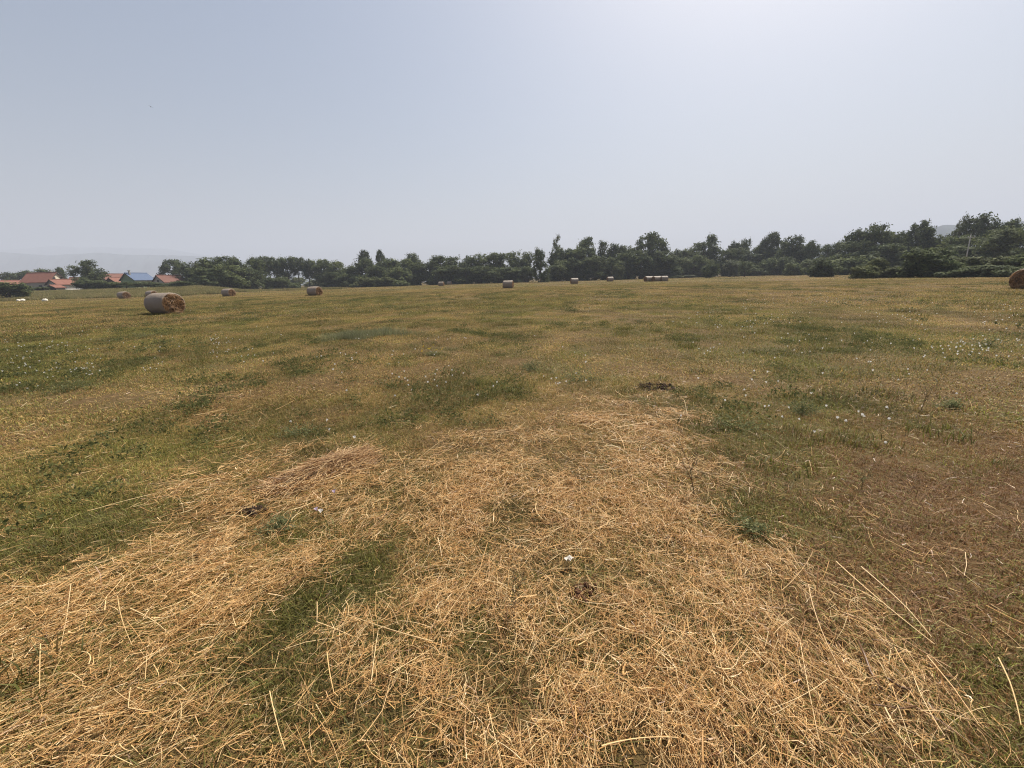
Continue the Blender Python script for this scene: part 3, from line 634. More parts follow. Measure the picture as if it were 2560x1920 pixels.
# ------------------------------------------------------------------ hay bales
def bale_meshes(seed, Rb=0.64, L=1.5, torn=0.0):
    r = np.random.default_rng(seed); S = 56
    xs = np.array([-0.5, -0.485, -0.45, -0.38, -0.25, -0.1, 0.05, 0.2, 0.32, 0.4, 0.455, 0.487, 0.5]) * L
    rr = np.array([0.90, 0.955, 0.985, 1.0, 1.005, 1.0, 1.008, 1.003, 1.0, 0.998, 0.985, 0.955, 0.90]) * Rb
    th = np.linspace(0, 2 * math.pi, S, endpoint=False)
    def pt(x, q, t):
        k = 1 + 0.03 * (fbm(np.cos(t) * 2 + 5, np.sin(t) * 2 + x * 1.5, 1.3, seed, 3) - 0.5) * 2
        yy = q * k * np.cos(t) * 1.03; zz = q * k * np.sin(t)
        zz = np.where(zz < -0.88 * Rb, -0.88 * Rb + (zz + 0.88 * Rb) * 0.15, zz)
        return np.stack([np.full_like(yy, 0) + x, yy, zz + 0.885 * Rb], -1)
    V = np.concatenate([pt(x, q, th) for x, q in zip(xs, rr)]); I = np.arange(len(V)).reshape(len(xs), S)
    Q = np.stack([I[:-1], np.roll(I[:-1], -1, 1), np.roll(I[1:], -1, 1), I[1:]], -1).reshape(-1, 4)
    wrap = mk('wrap', V, Q, M['wrap'], True)
    ends = []
    for s in (-1, 1):
        rad = np.array([0.905, 0.885, 0.85, 0.80, 0.75, 0.70, 0.65, 0.6, 0.55, 0.5, 0.45, 0.4, 0.35, 0.3, 0.25, 0.2, 0.15, 0.1, 0.05, 0.02]); VV = []
        for i, q in enumerate(rad):
            p = pt(0.0, np.full(S, q * Rb), th)
            nz = (fbm(p[:, 1] * 1.0, p[:, 2], 9.0, seed + 40 + s, 4) - 0.5) * 0.30 * min(1, (0.905 - q) * 8)
            hole = 0
            if torn and s > 0:
                d = ((p[:, 1] - 0.10) * 0.8 + (p[:, 2] - 0.50) * 0.5) ** 2 / 0.018 + ((p[:, 2] - 0.62) * 0.85 + (p[:, 1] - 0.1) * 0.35) ** 2 / 0.05
                hole = -torn * np.exp(-d) * min(1, (0.905 - q) * 6)
            p[:, 0] = s * (0.5 * L - 0.004 + 0.03 * (1 - (q / 0.905) ** 2) + nz + hole)
            VV.append(p)
        VV = np.concatenate(VV); J = np.arange(len(VV)).reshape(len(rad), S)
        q = np.stack([J[:-1], np.roll(J[:-1], -1, 1), np.roll(J[1:], -1, 1), J[1:]], -1).reshape(-1, 4)
        if s < 0: q = q[:, ::-1]
        ends.append(mk('end_face', VV, [q, J[-1][None, :] if s > 0 else J[-1][None, ::-1]], M['bale_end'], False))
    sts = []
    for s in (-1, 1):
        n = 420; t = r.uniform(0, 6.283, n); q = np.sqrt(r.uniform(0, 0.8, n)) * Rb
        c = np.stack([r.uniform(-.01, .06, n), q * np.cos(t), q * np.sin(t)], 1)
        # strands wind round the axis; built in a plane, then turned upright
        v, f, a = straws(np.stack([c[:, 1], c[:, 2], c[:, 0]], 1), t + math.pi / 2 + r.normal(0, .6, n), r.normal(0, .18, n), r.uniform(.08, .34, n), r.uniform(.006, .014, n), r.normal(.6, .6, n), 3, r, flat=True)
        v = np.stack([s * (0.5 * L + v[:, 2] - 0.0), v[:, 0], v[:, 1] + 0.885 * Rb], 1)
        sts.append(mk('loose_hay', v, f, M['straw_red'], False, {'rnd': a * 0.8}))
    return wrap, ends, sts
BM = [bale_meshes(101, torn=0.34), bale_meshes(102, torn=0.12), bale_meshes(103), bale_meshes(104)]
BALES = []
def bale(px, py, yaw, proto_i, label, group=None, off=(0, 0), s=1.0):
    g = G(px, py); e = bpy.data.objects.new('hay_bale', None); C.objects.link(e)
    z = float(gz(g[0] + off[0], g[1] + off[1]))
    e.location = (g[0] + off[0], g[1] + off[1], z - 0.03); e.rotation_euler = (0, 0, R(yaw)); e.scale = (s, s, s)
    tag(e, label, 'hay bale', group); wrap, ends, sts = BM[proto_i]
    ob('wrap', wrap, e)
    for q, st in zip(ends, sts):
        eo = ob('end_face', q, e); o = ob('loose_hay', st, eo); o['kind'] = 'stuff'
    BALES.append((g[0] + off[0], g[1] + off[1]))
def bale_y(px, hpx):                                        # distance at which a bale 1.35 m high looks hpx tall in the photograph
    lo, hi = 8.0, 300.0
    for _ in range(40):
        m = (lo + hi) / 2; x_ = at(px, m); d_ = proj(np.float64(x_), np.float64(m), 0.0)[1] - proj(np.float64(x_), np.float64(m), 1.35)[1]
        lo, hi = (m, hi) if d_ > hpx else (lo, m)
    return lo
def bale(px, hpx, yaw, proto_i, label, group=None, off=(0, 0), s=1.13):
    y_ = bale_y(px, hpx); x_ = at(px, y_) + off[0]; y_ += off[1]
    e = bpy.data.objects.new('hay_bale', None); C.objects.link(e)
    e.location = (x_, y_, float(gz(x_, y_)) - 0.03); e.rotation_euler = (0, 0, R(yaw)); e.scale = (s, s, s)
    tag(e, label, 'hay bale', group); wrap, ends, sts = BM[proto_i]
    ob('wrap', wrap, e)
    for q, st in zip(ends, sts):
        eo = ob('end_face', q, e); o = ob('loose_hay', st, eo); o['kind'] = 'stuff'
    BALES.append((x_, y_))
bale(403, 52, -18, 0, 'largest looking round bale with torn hollow end showing reddish hay')
bale(306, 17.6, -18, 1, 'round bale in the pale tall grass edge before the village')
bale(376, 16.5, -17, 1, 'round bale half hidden behind the torn one')
bale(568, 19.5, -16, 1, 'round bale in front of the dark corner of the wood')
bale(784, 23, -19, 1, 'round bale lying in front of the slender bare trunks')
bale(1035.5, 7.5, -6, 2, 'tiny far round bale against the wood beside the pale scrub')
bale(1102.5, 10.5, -12, 2, 'bigger looking one of a pair of far round bales')
bale(1123, 8.5, -6, 3, 'lower looking one of a pair of far round bales')
bale(1270, 19.5, -12, 2, 'lone round bale out in the field left of the bushy dark tree')
bale(1318, 7.8, -14, 3, 'farthest round bale, at the foot of the bushy dark tree')
bale(1436, 14.3, 2, 2, 'round bale lying broadside below the tall knobbly tree')
bale(1525.5, 11.8, 2, 3, 'round bale lying broadside left of the olive bush')
grow = 'bales pushed together in a row'
for i, (dx, dy, yw, pi_) in enumerate(((0, 0, 1, 2), (-1.35, 0.5, 8, 3), (-2.1, -0.1, 24, 2), (-2.9, 1.0, 10, 1), (-3.75, 0.6, 20, 3))):
    bale(1661, 14.3, yw, pi_, ORD[i] + ' bale of the pushed together row, counted from the low pale scrub', grow, (dx, dy), 1.06)
bale(2600, 53, -4, 3, 'dark ended round bale in front of the thicket below the pole')

# ------------------------------------------------------------------ stones
def rock_mesh(seed, mat):
    r = np.random.default_rng(seed); nu, nv = 12, 8; V = []
    for j in range(nv + 1):
        p = math.pi * j / nv
        for i in range(nu):
            t = 2 * math.pi * i / nu; d = np.array([math.sin(p) * math.cos(t), math.sin(p) * math.sin(t), math.cos(p)])
            k = 0.55 + 0.9 * fbm(d[0] * 1.5 + seed, d[1] * 1.5 + d[2] * 1.3, 1.6, seed, 3); V.append(d * k)
    V = np.array(V); I = np.arange(len(V)).reshape(nv + 1, nu)
    Q = np.stack([I[:-1], I[1:], np.roll(I[1:], -1, 1), np.roll(I[:-1], -1, 1)], -1).reshape(-1, 4)
    return mk('stone', V, Q, mat, False)
RK = [rock_mesh(i, M['stone']) for i in (1, 2, 3)] + [rock_mesh(4, M['stone_grey'])]
for px, py, wpx, hpx, k, lab in ((113, 751.5, 12, 5.5, 0, 'lone rounded white stone out on the mown grass'), (24, 744, 18, 6, 1, 'flat pale slab stone under the large dark shrub'),
        (20, 748, 14, 4, 3, 'grey stone under the pale slab'), (9, 748, 9, 9, 3, 'dark grey upright stone beside the pale slab'), (42, 744, 9, 5, 3, 'grey stone half in the shade of the dark shrub'),
        (72, 749.5, 24, 5, 2, 'longest white stone of the low heap'), (56, 751.5, 12, 5, 0, 'white stone at the front of the low heap'), (63, 748.5, 12, 4, 1, 'small white stone at the back of the low heap'),
        (35, 751, 9, 3, 2, 'small pale stone between the slab and the heap'), (46, 752, 7, 4, 1, 'smallest pale stone of the low heap')):
    g = G(px, py + 1); sc = g[1] / F
    o = ob('stone', RK[k], None, (g[0], g[1], float(gz(*g)) + 0.06), (0, 0, px), (wpx * sc * .55, wpx * sc * .42, hpx * sc * .85)); tag(o, lab, 'stone', 'stones by the dark shrub')

# ------------------------------------------------------------------ bird
be = bpy.data.objects.new('bird', None); C.objects.link(be); Yb = 38.0
be.location = (at(377, Yb) , Yb, zat(377, 267, Yb)); d_ = ray(377, 267); be.location = Vector((d_[0], d_[1], d_[2])) / d_[1] * Yb + Vector((0, 0, CAM_H))
be.rotation_euler = (R(15), R(28), R(20)); tag(be, 'small dark bird flying alone in the empty sky', 'bird')
b = MB(); b.tube([(0, -.10, 0), (0, -.075, .005), (0, -.03, .0), (0, .04, 0), (0, .09, .005)], [.006, .018, .028, .022, .006], 8); ob('body', b.mesh('body', M['bird'], True), be)
for s in (-1, 1):
    b = MB(); V = [(s*.015, -.04, .012), (s*.09, -.05, .035), (s*.18, -.015, .02), (s*.17, .0, .02), (s*.09, .0, .034), (s*.015, .03, .012)]
    b.add(V + [(x, y, z - .006) for x, y, z in V], [(0,1,4,5),(1,2,3,4),(11,10,7,6),(10,9,8,7)] + [(i, i + 6, (i + 1) % 6 + 6, (i + 1) % 6) for i in range(6)]); ob('wing', b.mesh('wing', M['bird']), be)
b = MB(); V = [(-.012, .08, .004), (.012, .08, .004), (.03, .16, .004), (-.03, .16, .004)]
b.add(V + [(x, y, z - .005) for x, y, z in V], [(0,1,2,3),(7,6,5,4),(0,4,5,1),(1,5,6,2),(2,6,7,3),(3,7,4,0)]); ob('tail', b.mesh('tail', M['bird']), be)

# ------------------------------------------------------------------ grass
PROTOS = {}
def blades(n, rad, hmin, hmax, wd, r, lean=0.6, S=2):
    t = r.uniform(0, 6.283, n); q = np.sqrt(r.random(n)) * rad
    base = np.stack([q * np.cos(t), q * np.sin(t), np.full(n, -0.012)], 1)
    h = r.uniform(hmin, hmax, n); az = r.uniform(0, 6.283, n); ln = np.abs(r.normal(0, lean, n)) + 0.1
    d = np.stack([np.cos(az), np.sin(az), np.zeros(n)], 1); lat = np.stack([-np.sin(az), np.cos(az), np.zeros(n)], 1)
    tw = r.uniform(-0.9, 0.9, n)[:, None]; lat = lat * np.cos(tw) + d * np.sin(tw)
    w_ = (wd * r.uniform(0.6, 1.3, n))[:, None]
    up = np.array([0, 0, 1.0])
    p1 = base + up * (h * 0.55)[:, None] + d * (h * 0.25 * ln)[:, None]
    p2 = base + up * (h * (1.0 - 0.35 * np.clip(ln, 0, 1.6)))[:, None] + d * (h * 0.95 * ln)[:, None]
    V = np.stack([base - lat * w_ * .5, base + lat * w_ * .5, p1 + lat * w_ * .42, p1 - lat * w_ * .42, p2], 1).reshape(-1, 3)
    I = np.arange(n * 5).reshape(n, 5)
    rr = np.repeat(r.random(n), 5); r2 = np.repeat(r.random(n), 5); tip = np.tile(np.array([0, 0, .4, .4, 1.0]), n)
    return V, I[:, :4], np.stack([I[:, 3], I[:, 2], I[:, 4]], -1), rr, r2, tip
def protos(key, n_var, n, rad, h0, h1, wd, mat, lean=0.6, seed=0):
    col = bpy.data.collections.new(key)
    for k in range(n_var):
        r = np.random.default_rng(seed + k)
        V, q, t3, rr, r2, tip = blades(n, rad, h0, h1, wd, r, lean)
        o = bpy.data.objects.new('grass_tuft_%s_%d' % (key, k), mk('grass_tuft', V, [q, t3], mat, False, {'rnd': rr, 'rnd2': r2, 'tip': tip})); col.objects.link(o)
    PROTOS[key] = (col, n_var)
def scatter(name, P, key, scl, green, label, cat, tilt=0.06):
    col, nv = PROTOS[key]; n = len(P); r = np.random.default_rng(n + 3)
    me = bpy.data.meshes.new(name); me.vertices.add(n); me.vertices.foreach_set('co', np.asarray(P, np.float32).ravel())
    rot = np.stack([r.normal(0, tilt, n), r.normal(0, tilt, n), r.uniform(0, 6.283, n)], 1).astype(np.float32)
    me.attributes.new('rot', 'FLOAT_VECTOR', 'POINT').data.foreach_set('vector', rot.ravel())
    me.attributes.new('scl', 'FLOAT_VECTOR', 'POINT').data.foreach_set('vector', np.asarray(scl, np.float32).ravel())
    me.attributes.new('green', 'FLOAT', 'POINT').data.foreach_set('value', np.asarray(green, np.float32))
    val = np.clip(0.35 + 1.1 * fbm(P[:, 0], P[:, 1] * .7, 0.9, 55, 4) + r.normal(0, .18, n), .3, 1.7) if key != 'tuft' else r.uniform(.45, .9, n)
    if key == 'tall': val = r.uniform(.6, 1.25, n)
    pp_ = proj(P[:, 0], P[:, 1]); brn = np.clip((pp_[0] - 1500) / 450, 0, 1) * np.clip((pp_[1] - 930) / 240, 0, 1) * .75 - .12
    me.attributes.new('brn', 'FLOAT', 'POINT').data.foreach_set('value', brn.astype(np.float32))
    me.attributes.new('val', 'FLOAT', 'POINT').data.foreach_set('value', val.astype(np.float32))
    me.attributes.new('idx', 'INT', 'POINT').data.foreach_set('value', r.integers(0, nv, n).astype(np.int32))
    me.update(); o = ob(name, me); tag(o, label, cat, kind='stuff')
    t = bpy.data.node_groups.new(name, 'GeometryNodeTree')
    t.interface.new_socket('Geometry', in_out='INPUT', socket_type='NodeSocketGeometry'); t.interface.new_socket('Geometry', in_out='OUTPUT', socket_type='NodeSocketGeometry')
    nn = t.nodes; gi = nn.new('NodeGroupInput'); go = nn.new('NodeGroupOutput'); ip = nn.new('GeometryNodeInstanceOnPoints'); ci = nn.new('GeometryNodeCollectionInfo')
    ci.inputs[0].default_value = col; ci.inputs['Separate Children'].default_value = True; ci.inputs['Reset Children'].default_value = True
    ip.inputs['Pick Instance'].default_value = True
    def na(nm, ty):
        q = nn.new('GeometryNodeInputNamedAttribute'); q.data_type = ty; q.inputs[0].default_value = nm; return q.outputs[0]
    t.links.new(gi.outputs[0], ip.inputs['Points']); t.links.new(ci.outputs[0], ip.inputs['Instance'])
    t.links.new(na('idx', 'INT'), ip.inputs['Instance Index'])
    er = nn.new('FunctionNodeEulerToRotation'); t.links.new(na('rot', 'FLOAT_VECTOR'), er.inputs[0]); t.links.new(er.outputs[0], ip.inputs['Rotation'])
    t.links.new(na('scl', 'FLOAT_VECTOR'), ip.inputs['Scale']); t.links.new(ip.outputs[0], go.inputs[0])
    md = o.modifiers.new('scatter', 'NODES'); md.node_group = t
    return o
protos('near', 6, 105, 0.14, 0.015, 0.066, 0.0036, M['blade'], 1.1, 10)
protos('mid', 6, 190, 0.42, 0.015, 0.062, 0.0085, M['blade'], 1.1, 20)
protos('far', 4, 260, 1.3, 0.025, 0.075, 0.022, M['blade'], 1.0, 30)
protos('tall', 4, 220, 1.1, 0.25, 0.75, 0.028, M['tall'], 0.25, 40)
protos('tuft', 4, 130, 0.20, 0.05, 0.16, 0.0055, M['blade'], 0.55, 50)
protos('pale', 3, 120, 0.35, 0.08, 0.26, 0.007, M['pale'], 0.3, 60)
def wedge(n_per_m2, d0, d1, r, half=R(66)):
    n = int(half * (d1 * d1 - d0 * d0) * n_per_m2)
    d = np.sqrt(r.uniform(d0 * d0, d1 * d1, n)); a = r.uniform(-half, half, n)
    return d * np.sin(a), d * np.cos(a)
r = np.random.default_rng(99)
x, y = wedge(120, 0.5, 6.5, r); h = hay_at(x, y); g = np.maximum(green_at(x, y), h * .75)  # grass under hay kept green; the darker tone also paints shade into the gaps
zs = (0.65 + 0.8 * g) * (1 - 0.35 * h) * r.uniform(0.75, 1.25, len(x))
scatter('short_grass', np.stack([x, y, gz(x, y)], 1), 'near', np.stack([np.ones_like(x)] * 2 + [zs], 1), g, 'short mown grass close by, green and brown blades', 'grass')
x, y = wedge(15, 6.0, 24, r); g = green_at(x, y); zs = (0.6 + 0.9 * g) * r.uniform(0.7, 1.3, len(x))
scatter('meadow_grass', np.stack([x, y, gz(x, y)], 1), 'mid', np.stack([np.ones_like(x)] * 2 + [zs], 1), g, 'short mottled meadow grass in the middle of the field', 'grass', 0.02)
x, y = wedge(1.6, 22, 80, r); x2, y2 = wedge(0.16, 75, 190, r); x = np.concatenate([x, x2]); y = np.concatenate([y, y2])
g = green_at(x, y); k = np.where(np.hypot(x, y) > 76, 2.2, 1.0); zs = (0.6 + 0.9 * g) * r.uniform(0.7, 1.3, len(x))
scatter('far_grass', np.stack([x, y, gz(x, y)], 1), 'far', np.stack([k, k, zs * np.sqrt(k)], 1), g, 'far stubble of the field running up to the wood', 'grass', 0.0)
# tufts that grew back greener and taller, in loose drifts
x, y = wedge(3.2, 1.2, 16, r); x2, y2 = wedge(0.55, 16, 48, r); x = np.concatenate([x, x2]); y = np.concatenate([y, y2])
keep = (fbm(x, y * 0.6, 0.55, 71, 3) + 0.35 * (green_at(x, y) - 0.5) + r.normal(0, 0.05, len(x)) > 0.57) & (hay_at(x, y) < 0.55)
x, y = x[keep], y[keep]; k = np.where(np.hypot(x, y) > 16, 1.7, 1.0) * r.uniform(0.6, 1.3, len(x))
scatter('green_tufts', np.stack([x, y, gz(x, y)], 1), 'tuft', np.stack([k * 1.1, k * 1.1, k * r.uniform(.5, 1.0, len(x))], 1), np.clip(r.normal(.8, .12, len(x)), 0, 1), 'darker green tufts grown back in the stubble', 'grass')
# low broad-leaved herbs in dark drifts
hc = bpy.data.collections.new('herb')
for k in range(4):
    rr_ = np.random.default_rng(300 + k); nn_c = 26
    cc = np.stack([rr_.normal(0, .11, nn_c), rr_.normal(0, .11, nn_c), rr_.uniform(.01, .085, nn_c)], 1)
    V, Q, A = leaves(cc, np.full(nn_c, .022), 5, .016, rr_); V[:, 2] = np.maximum(V[:, 2], .002)
    hc.objects.link(bpy.data.objects.new('herb_%d' % k, mk('herb', V, Q, M['herb'], False, {'rnd': A})))
PROTOS['herb'] = (hc, 4)
x, y = wedge(9.0, 1.5, 14, r); x2, y2 = wedge(1.3, 14, 60, r); x = np.concatenate([x, x2]); y = np.concatenate([y, y2])
keep = (fbm(x, y * 0.55, 0.7, 171, 3) + 0.3 * (green_at(x, y) - 0.5) + r.normal(0, 0.05, len(x)) > 0.625) & (hay_at(x, y) < 0.4)
x, y = x[keep], y[keep]; k = np.where(np.hypot(x, y) > 14, 1.9, 1.0) * r.uniform(0.5, 1.3, len(x))
scatter('low_herbs', np.stack([x, y, gz(x, y)], 1), 'herb', np.stack([k, k, np.minimum(k, 1.3) * r.uniform(.6, 1.3, len(x))], 1), np.full(len(x), .8), 'low dark broad leaved herbs in drifts through the meadow', 'herbs')
x, y = wedge(26, 0.9, 6.0, r, R(60)); h = hay_at(x, y); keep = (lut(HAY, x, y) > .15) & (h < .22) & (green_at(x, y) > .35); x, y = x[keep], y[keep]
scatter('hay_tufts', np.stack([x, y, gz(x, y)], 1), 'tuft', np.stack([np.full(len(x), .62)] * 2 + [r.uniform(.3, .62, len(x))], 1), np.clip(r.normal(.88, .08, len(x)), 0, 1), 'small green grass tufts pushing up through the loose hay', 'grass')
# longer grass left round each bale
P = []
for bx, by in BALES:
    if math.hypot(bx, by) < 95:
        n = 26; P.append(np.stack([bx + r.uniform(-1.1, 1.1, n), by + r.choice([-1, 1], n, p=[.75, .25]) * r.uniform(.45, .85, n)], 1))
P = np.concatenate(P); x, y = P[:, 0], P[:, 1]
scatter('bale_grass', np.stack([x, y, gz(x, y)], 1), 'tuft', np.stack([np.full(len(x), 1.3)] * 2 + [r.uniform(.7, 1.4, len(x))], 1), np.clip(r.normal(.6, .2, len(x)), 0, 1), 'longer grass left uncut around the bales', 'grass')
# tall uncut grass between field and village, and along the wood
P = []
for (pa, pb, ya, yb, n) in ((-60, 470, 88, 117, 2300), (470, 560, 92, 120, 300), (470, 640, 108, 124, 240), (470, 860, 126, 140, 460), (-60, 120, 128, 140, 200), (640, 800, 196, 215, 260)):
    px = r.uniform(pa, pb, n); yy = r.uniform(ya, yb, n); P.append(np.stack([[at(a, b_) for a, b_ in zip(px, yy)], yy], 1))
P = np.concatenate(P); x, y = P[:, 0], P[:, 1]
scatter('tall_grass', np.stack([x, y, gz(x, y)], 1), 'tall', np.stack([np.full(len(x), 1.2)] * 2 + [r.uniform(.6, 1.25, len(x))], 1), np.clip(r.normal(.55, .2, len(x)), 0, 1), 'pale tall uncut grass in front of the village', 'grass', 0.0)
# one pale green patch of longer grass
c = G(910, 842); n = 90; x = c[0] + r.normal(0, .62, n); y = c[1] + r.normal(0, .42, n)
scatter('pale_grass', np.stack([x, y, gz(x, y)], 1), 'pale', np.stack([np.full(n, .7)] * 2 + [r.uniform(.6, 1.1, n)], 1), np.full(n, .85), 'patch of pale silvery green longer grass in mid field', 'grass')

# ------------------------------------------------------------------ loose hay
r = np.random.default_rng(5)
def dirfield(x, y, n):
    px, py = proj(x, y); th = r.uniform(0, 6.283, n)
    a = G(0, 1620); b_ = G(648, 1388); tl = math.atan2(b_[1] - a[1], b_[0] - a[0])
    a = G(1967, 1330); b_ = G(2430, 1850); tr = math.atan2(b_[1] - a[1], b_[0] - a[0])
    wl = np.clip((1000 - px) / 500, 0, 1) * 0.55; wr = np.clip((px - 1500) / 500, 0, 1) * 0.42
    u_ = r.random(n); al = u_ < wl; ar = (~al) & (u_ < wl + wr)
    th = np.where(al, tl + r.normal(0, .42, n), th); return np.where(ar, tr + r.normal(0, .5, n), th)
def hay_points(n, pw):
    x, y = wedge(1, 0.75, 8.5, r, R(62)); X_, Y_ = [], []
    got = 0
    while got < n:
        a = r.uniform(-R(64), R(64), 60000); d = r.uniform(0.75, 8.5, 60000)
        xx = d * np.sin(a); yy = d * np.cos(a)
        k = r.random(60000) < hay_at(xx, yy) ** pw * d / 8.5 * np.interp(d, [0, 2.0, 3.5, 8], [2.6, 2.2, .95, .55])
        X_.append(xx[k]); Y_.append(yy[k]); got += k.sum()
    return np.concatenate(X_)[:n], np.concatenate(Y_)[:n]
parts = []
n = 16000; x, y = hay_points(n, 1.35); hh = hay_at(x, y); dd = np.hypot(x, y)
P = np.stack([x, y, gz(x, y) + 0.006 + r.random(n) ** 1.4 * 0.07 * (0.25 + hh)], 1)
parts.append(straws(P, dirfield(x, y, n), r.normal(0, .12, n), np.exp(r.normal(math.log(.12), .55, n)) * np.interp(dd, [2, 5], [1, 1.3]), np.exp(r.normal(math.log(.0021), .35, n)) * np.interp(dd, [2, 5], [1, 1.6]), r.normal(0, .8, n), 4, r, r.normal(0, .35, n)))
n = 54000; x, y = hay_points(n, 1.35); hh = hay_at(x, y); dd = np.hypot(x, y)      # matted, bent and broken bits under the longer stems
P = np.stack([x, y, gz(x, y) + 0.004 + r.random(n) ** 1.5 * 0.05 * (0.25 + hh)], 1)
v, q, a = straws(P, dirfield(x, y, n), r.normal(0, .3, n), np.exp(r.normal(math.log(.055), .55, n)), np.exp(r.normal(math.log(.0019), .4, n)) * np.interp(dd, [2, 5], [1, 1.6]), r.normal(0, 1.1, n), 3, r, r.normal(0, .5, n), True)
parts.append((v, q, np.clip(a - 0.1, 0, 1)))
# thin scatter over the rest of the near field
x, y = wedge(45, 0.8, 9.0, r, R(62)); n = len(x)
P = np.stack([x, y, gz(x, y) + 0.01 + r.random(n) * 0.03], 1)
parts.append(straws(P, dirfield(x, y, n), r.normal(0, .25, n), np.exp(r.normal(math.log(.08), .5, n)), np.full(n, .0026), r.normal(0, .5, n), 2, r, 0.0, True))
V, Q, A = joinm(parts)
tag(ob('loose_hay', mk('loose_hay', V, Q, M['straw'], False, {'rnd': A})), 'loose golden hay strewn thickly over the foreground stubble', 'hay', kind='stuff')
# brown dead thatch between the blades
x, y = wedge(800, 0.75, 7.0, r, R(62)); n = len(x); keep = r.random(n) > green_at(x, y) * .9; x, y = x[keep], y[keep]; n = len(x)
P = np.stack([x, y, gz(x, y) + 0.004 + r.random(n) * 0.022], 1)
V, Q, A = straws(P, r.uniform(0, 6.283, n), r.normal(0, .35, n), r.uniform(.02, .06, n), r.uniform(.002, .0042, n), r.normal(0, .8, n), 2, r, 0.0, True)
tag(ob('dead_thatch', mk('dead_thatch', V, Q, M['straw_red'], False, {'rnd': A * .38})), 'brown dead thatch between the grass blades', 'thatch', kind='stuff')
# matted clump of hay left by the rake
c0 = G(700, 1222); c1 = G(925, 1140); n = 2000
th0 = math.atan2(c1[1] - c0[1], c1[0] - c0[0]); t = r.uniform(-.08, 1.0, n); hwid = 0.17
s_ = r.normal(0, .55, n); base = c0[None] * (1 - t)[:, None] + c1[None] * t[:, None]
lat = np.array([-math.sin(th0), math.cos(th0)]); xy = base + lat[None] * (s_ * hwid)[:, None]
hz = 0.12 * np.exp(-s_ ** 2 * 1.2) * (0.35 + 0.65 * np.sin(np.clip(t, 0, 1) * 3.14)) * r.uniform(.2, 1.0, n) ** .6
P = np.stack([xy[:, 0], xy[:, 1], gz(xy[:, 0], xy[:, 1]) + .008 + hz], 1)
V, Q, A = straws(P, th0 + r.normal(0.06, .45, n), r.normal(0, .2, n), np.exp(r.normal(math.log(.17), .45, n)), np.exp(r.normal(math.log(.0036), .3, n)), r.normal(0, .5, n), 3, r, r.normal(-.2, .3, n))
o = ob('hay_clump', mk('hay_clump', V, Q, M['straw_red'], False, {'rnd': np.clip((A - .5) * 1.5 + .5, 0, 1)})); tag(o, 'matted reddish clump of raked hay lying on the green stubble', 'hay clump')
# long single stalks lying on top
LONG = [((735, 1293), (850, 1248)), ((1085, 1640), (870, 1560)), ((2080, 1425), (2325, 1640)), ((2150, 1440), (2330, 1622)), ((2482, 1685), (2545, 1855)), ((2300, 1680), (2440, 1850)), ((2260, 1715), (2340, 1890)),
        ((1400, 1620), (1540, 1520)), ((1430, 1650), (1600, 1580)), ((830, 1515), (822, 1660)), ((822, 1660), (845, 1780)), ((680, 1760), (722, 1915)), ((300, 1520), (345, 1660)), ((345, 1560), (440, 1620)),
        ((310, 1900), (345, 1918)), ((118, 1650), (116, 1760)), ((352, 1745), (350, 1850)), ((380, 1680), (378, 1740)), ((1955, 1505), (2030, 1402)), ((500, 1012), (590, 1005)), ((490, 1060), (570, 1042)), ((692, 1035), (738, 1010)),
        ((2290, 1830), (2385, 1825)), ((2000, 1500), (2120, 1760)), ((1990, 1640), (2040, 1920)), ((1500, 1900), (1690, 1880)), ((900, 1890), (1000, 1740)), ((1180, 1130), (1260, 1120)), ((1710, 1180), (1860, 1240)), ((1850, 1010), (1930, 1018))]
sm = []
for i, (p, q) in enumerate(LONG):
    a = G(*p); b_ = G(*q); L_ = float(np.hypot(*(b_ - a))); c = (a + b_) / 2; n1 = np.array([0.0])
    rr_ = np.random.default_rng(900 + i)
    v, f, at_ = straws(np.array([[0.0, 0, 0]]), np.array([0.0]), np.array([rr_.normal(0, .04)]), np.array([L_]), np.array([rr_.uniform(.0038, .006)]), np.array([rr_.normal(0, .25)]), 8, np.random.default_rng(1000 + i))
    o = ob('dry_stalk', mk('dry_stalk', v, f, M['straw'], True, {'rnd': np.full(len(v), rr_.uniform(.75, .98))}), None, (c[0], c[1], float(gz(c[0], c[1])) + .065), (0, 0, math.atan2(b_[1] - a[1], b_[0] - a[0])))
    tag(o, 'long pale dry stalk lying loose on top of the stubble', 'stalk', 'long single stalks on the stubble')
# two thick reddish stems at the dark hole
for i, (p, q, wd, lab) in enumerate((((2135, 1640), (2186, 1762), .012, 'thick reddish broken plant stem lying beside the small dark hole'), ((2200, 1735), (2262, 1768), .011, 'short brown broken stem lying over the small dark hole'), ((2165, 1808), (2280, 1815), .007, 'reddish stem lying flat below the thick broken stem'))):
    a = G(*p); b_ = G(*q); L_ = float(np.hypot(*(b_ - a))); c = (a + b_) / 2; mb = MB()
    mb.tube([(-L_/2, 0, .012), (-L_*.2, .004, .004), (L_*.15, 0, .0), (L_/2, .006, .01)], [wd*.25, wd*.45, wd*.5, wd*.42], 8)
    o = ob('broken_stem', mb.mesh('broken_stem', M['straw_red'], True), None, (c[0], c[1], float(gz(*c)) + .05), (0, 0, math.atan2(b_[1] - a[1], b_[0] - a[0]))); tag(o, lab, 'stem')

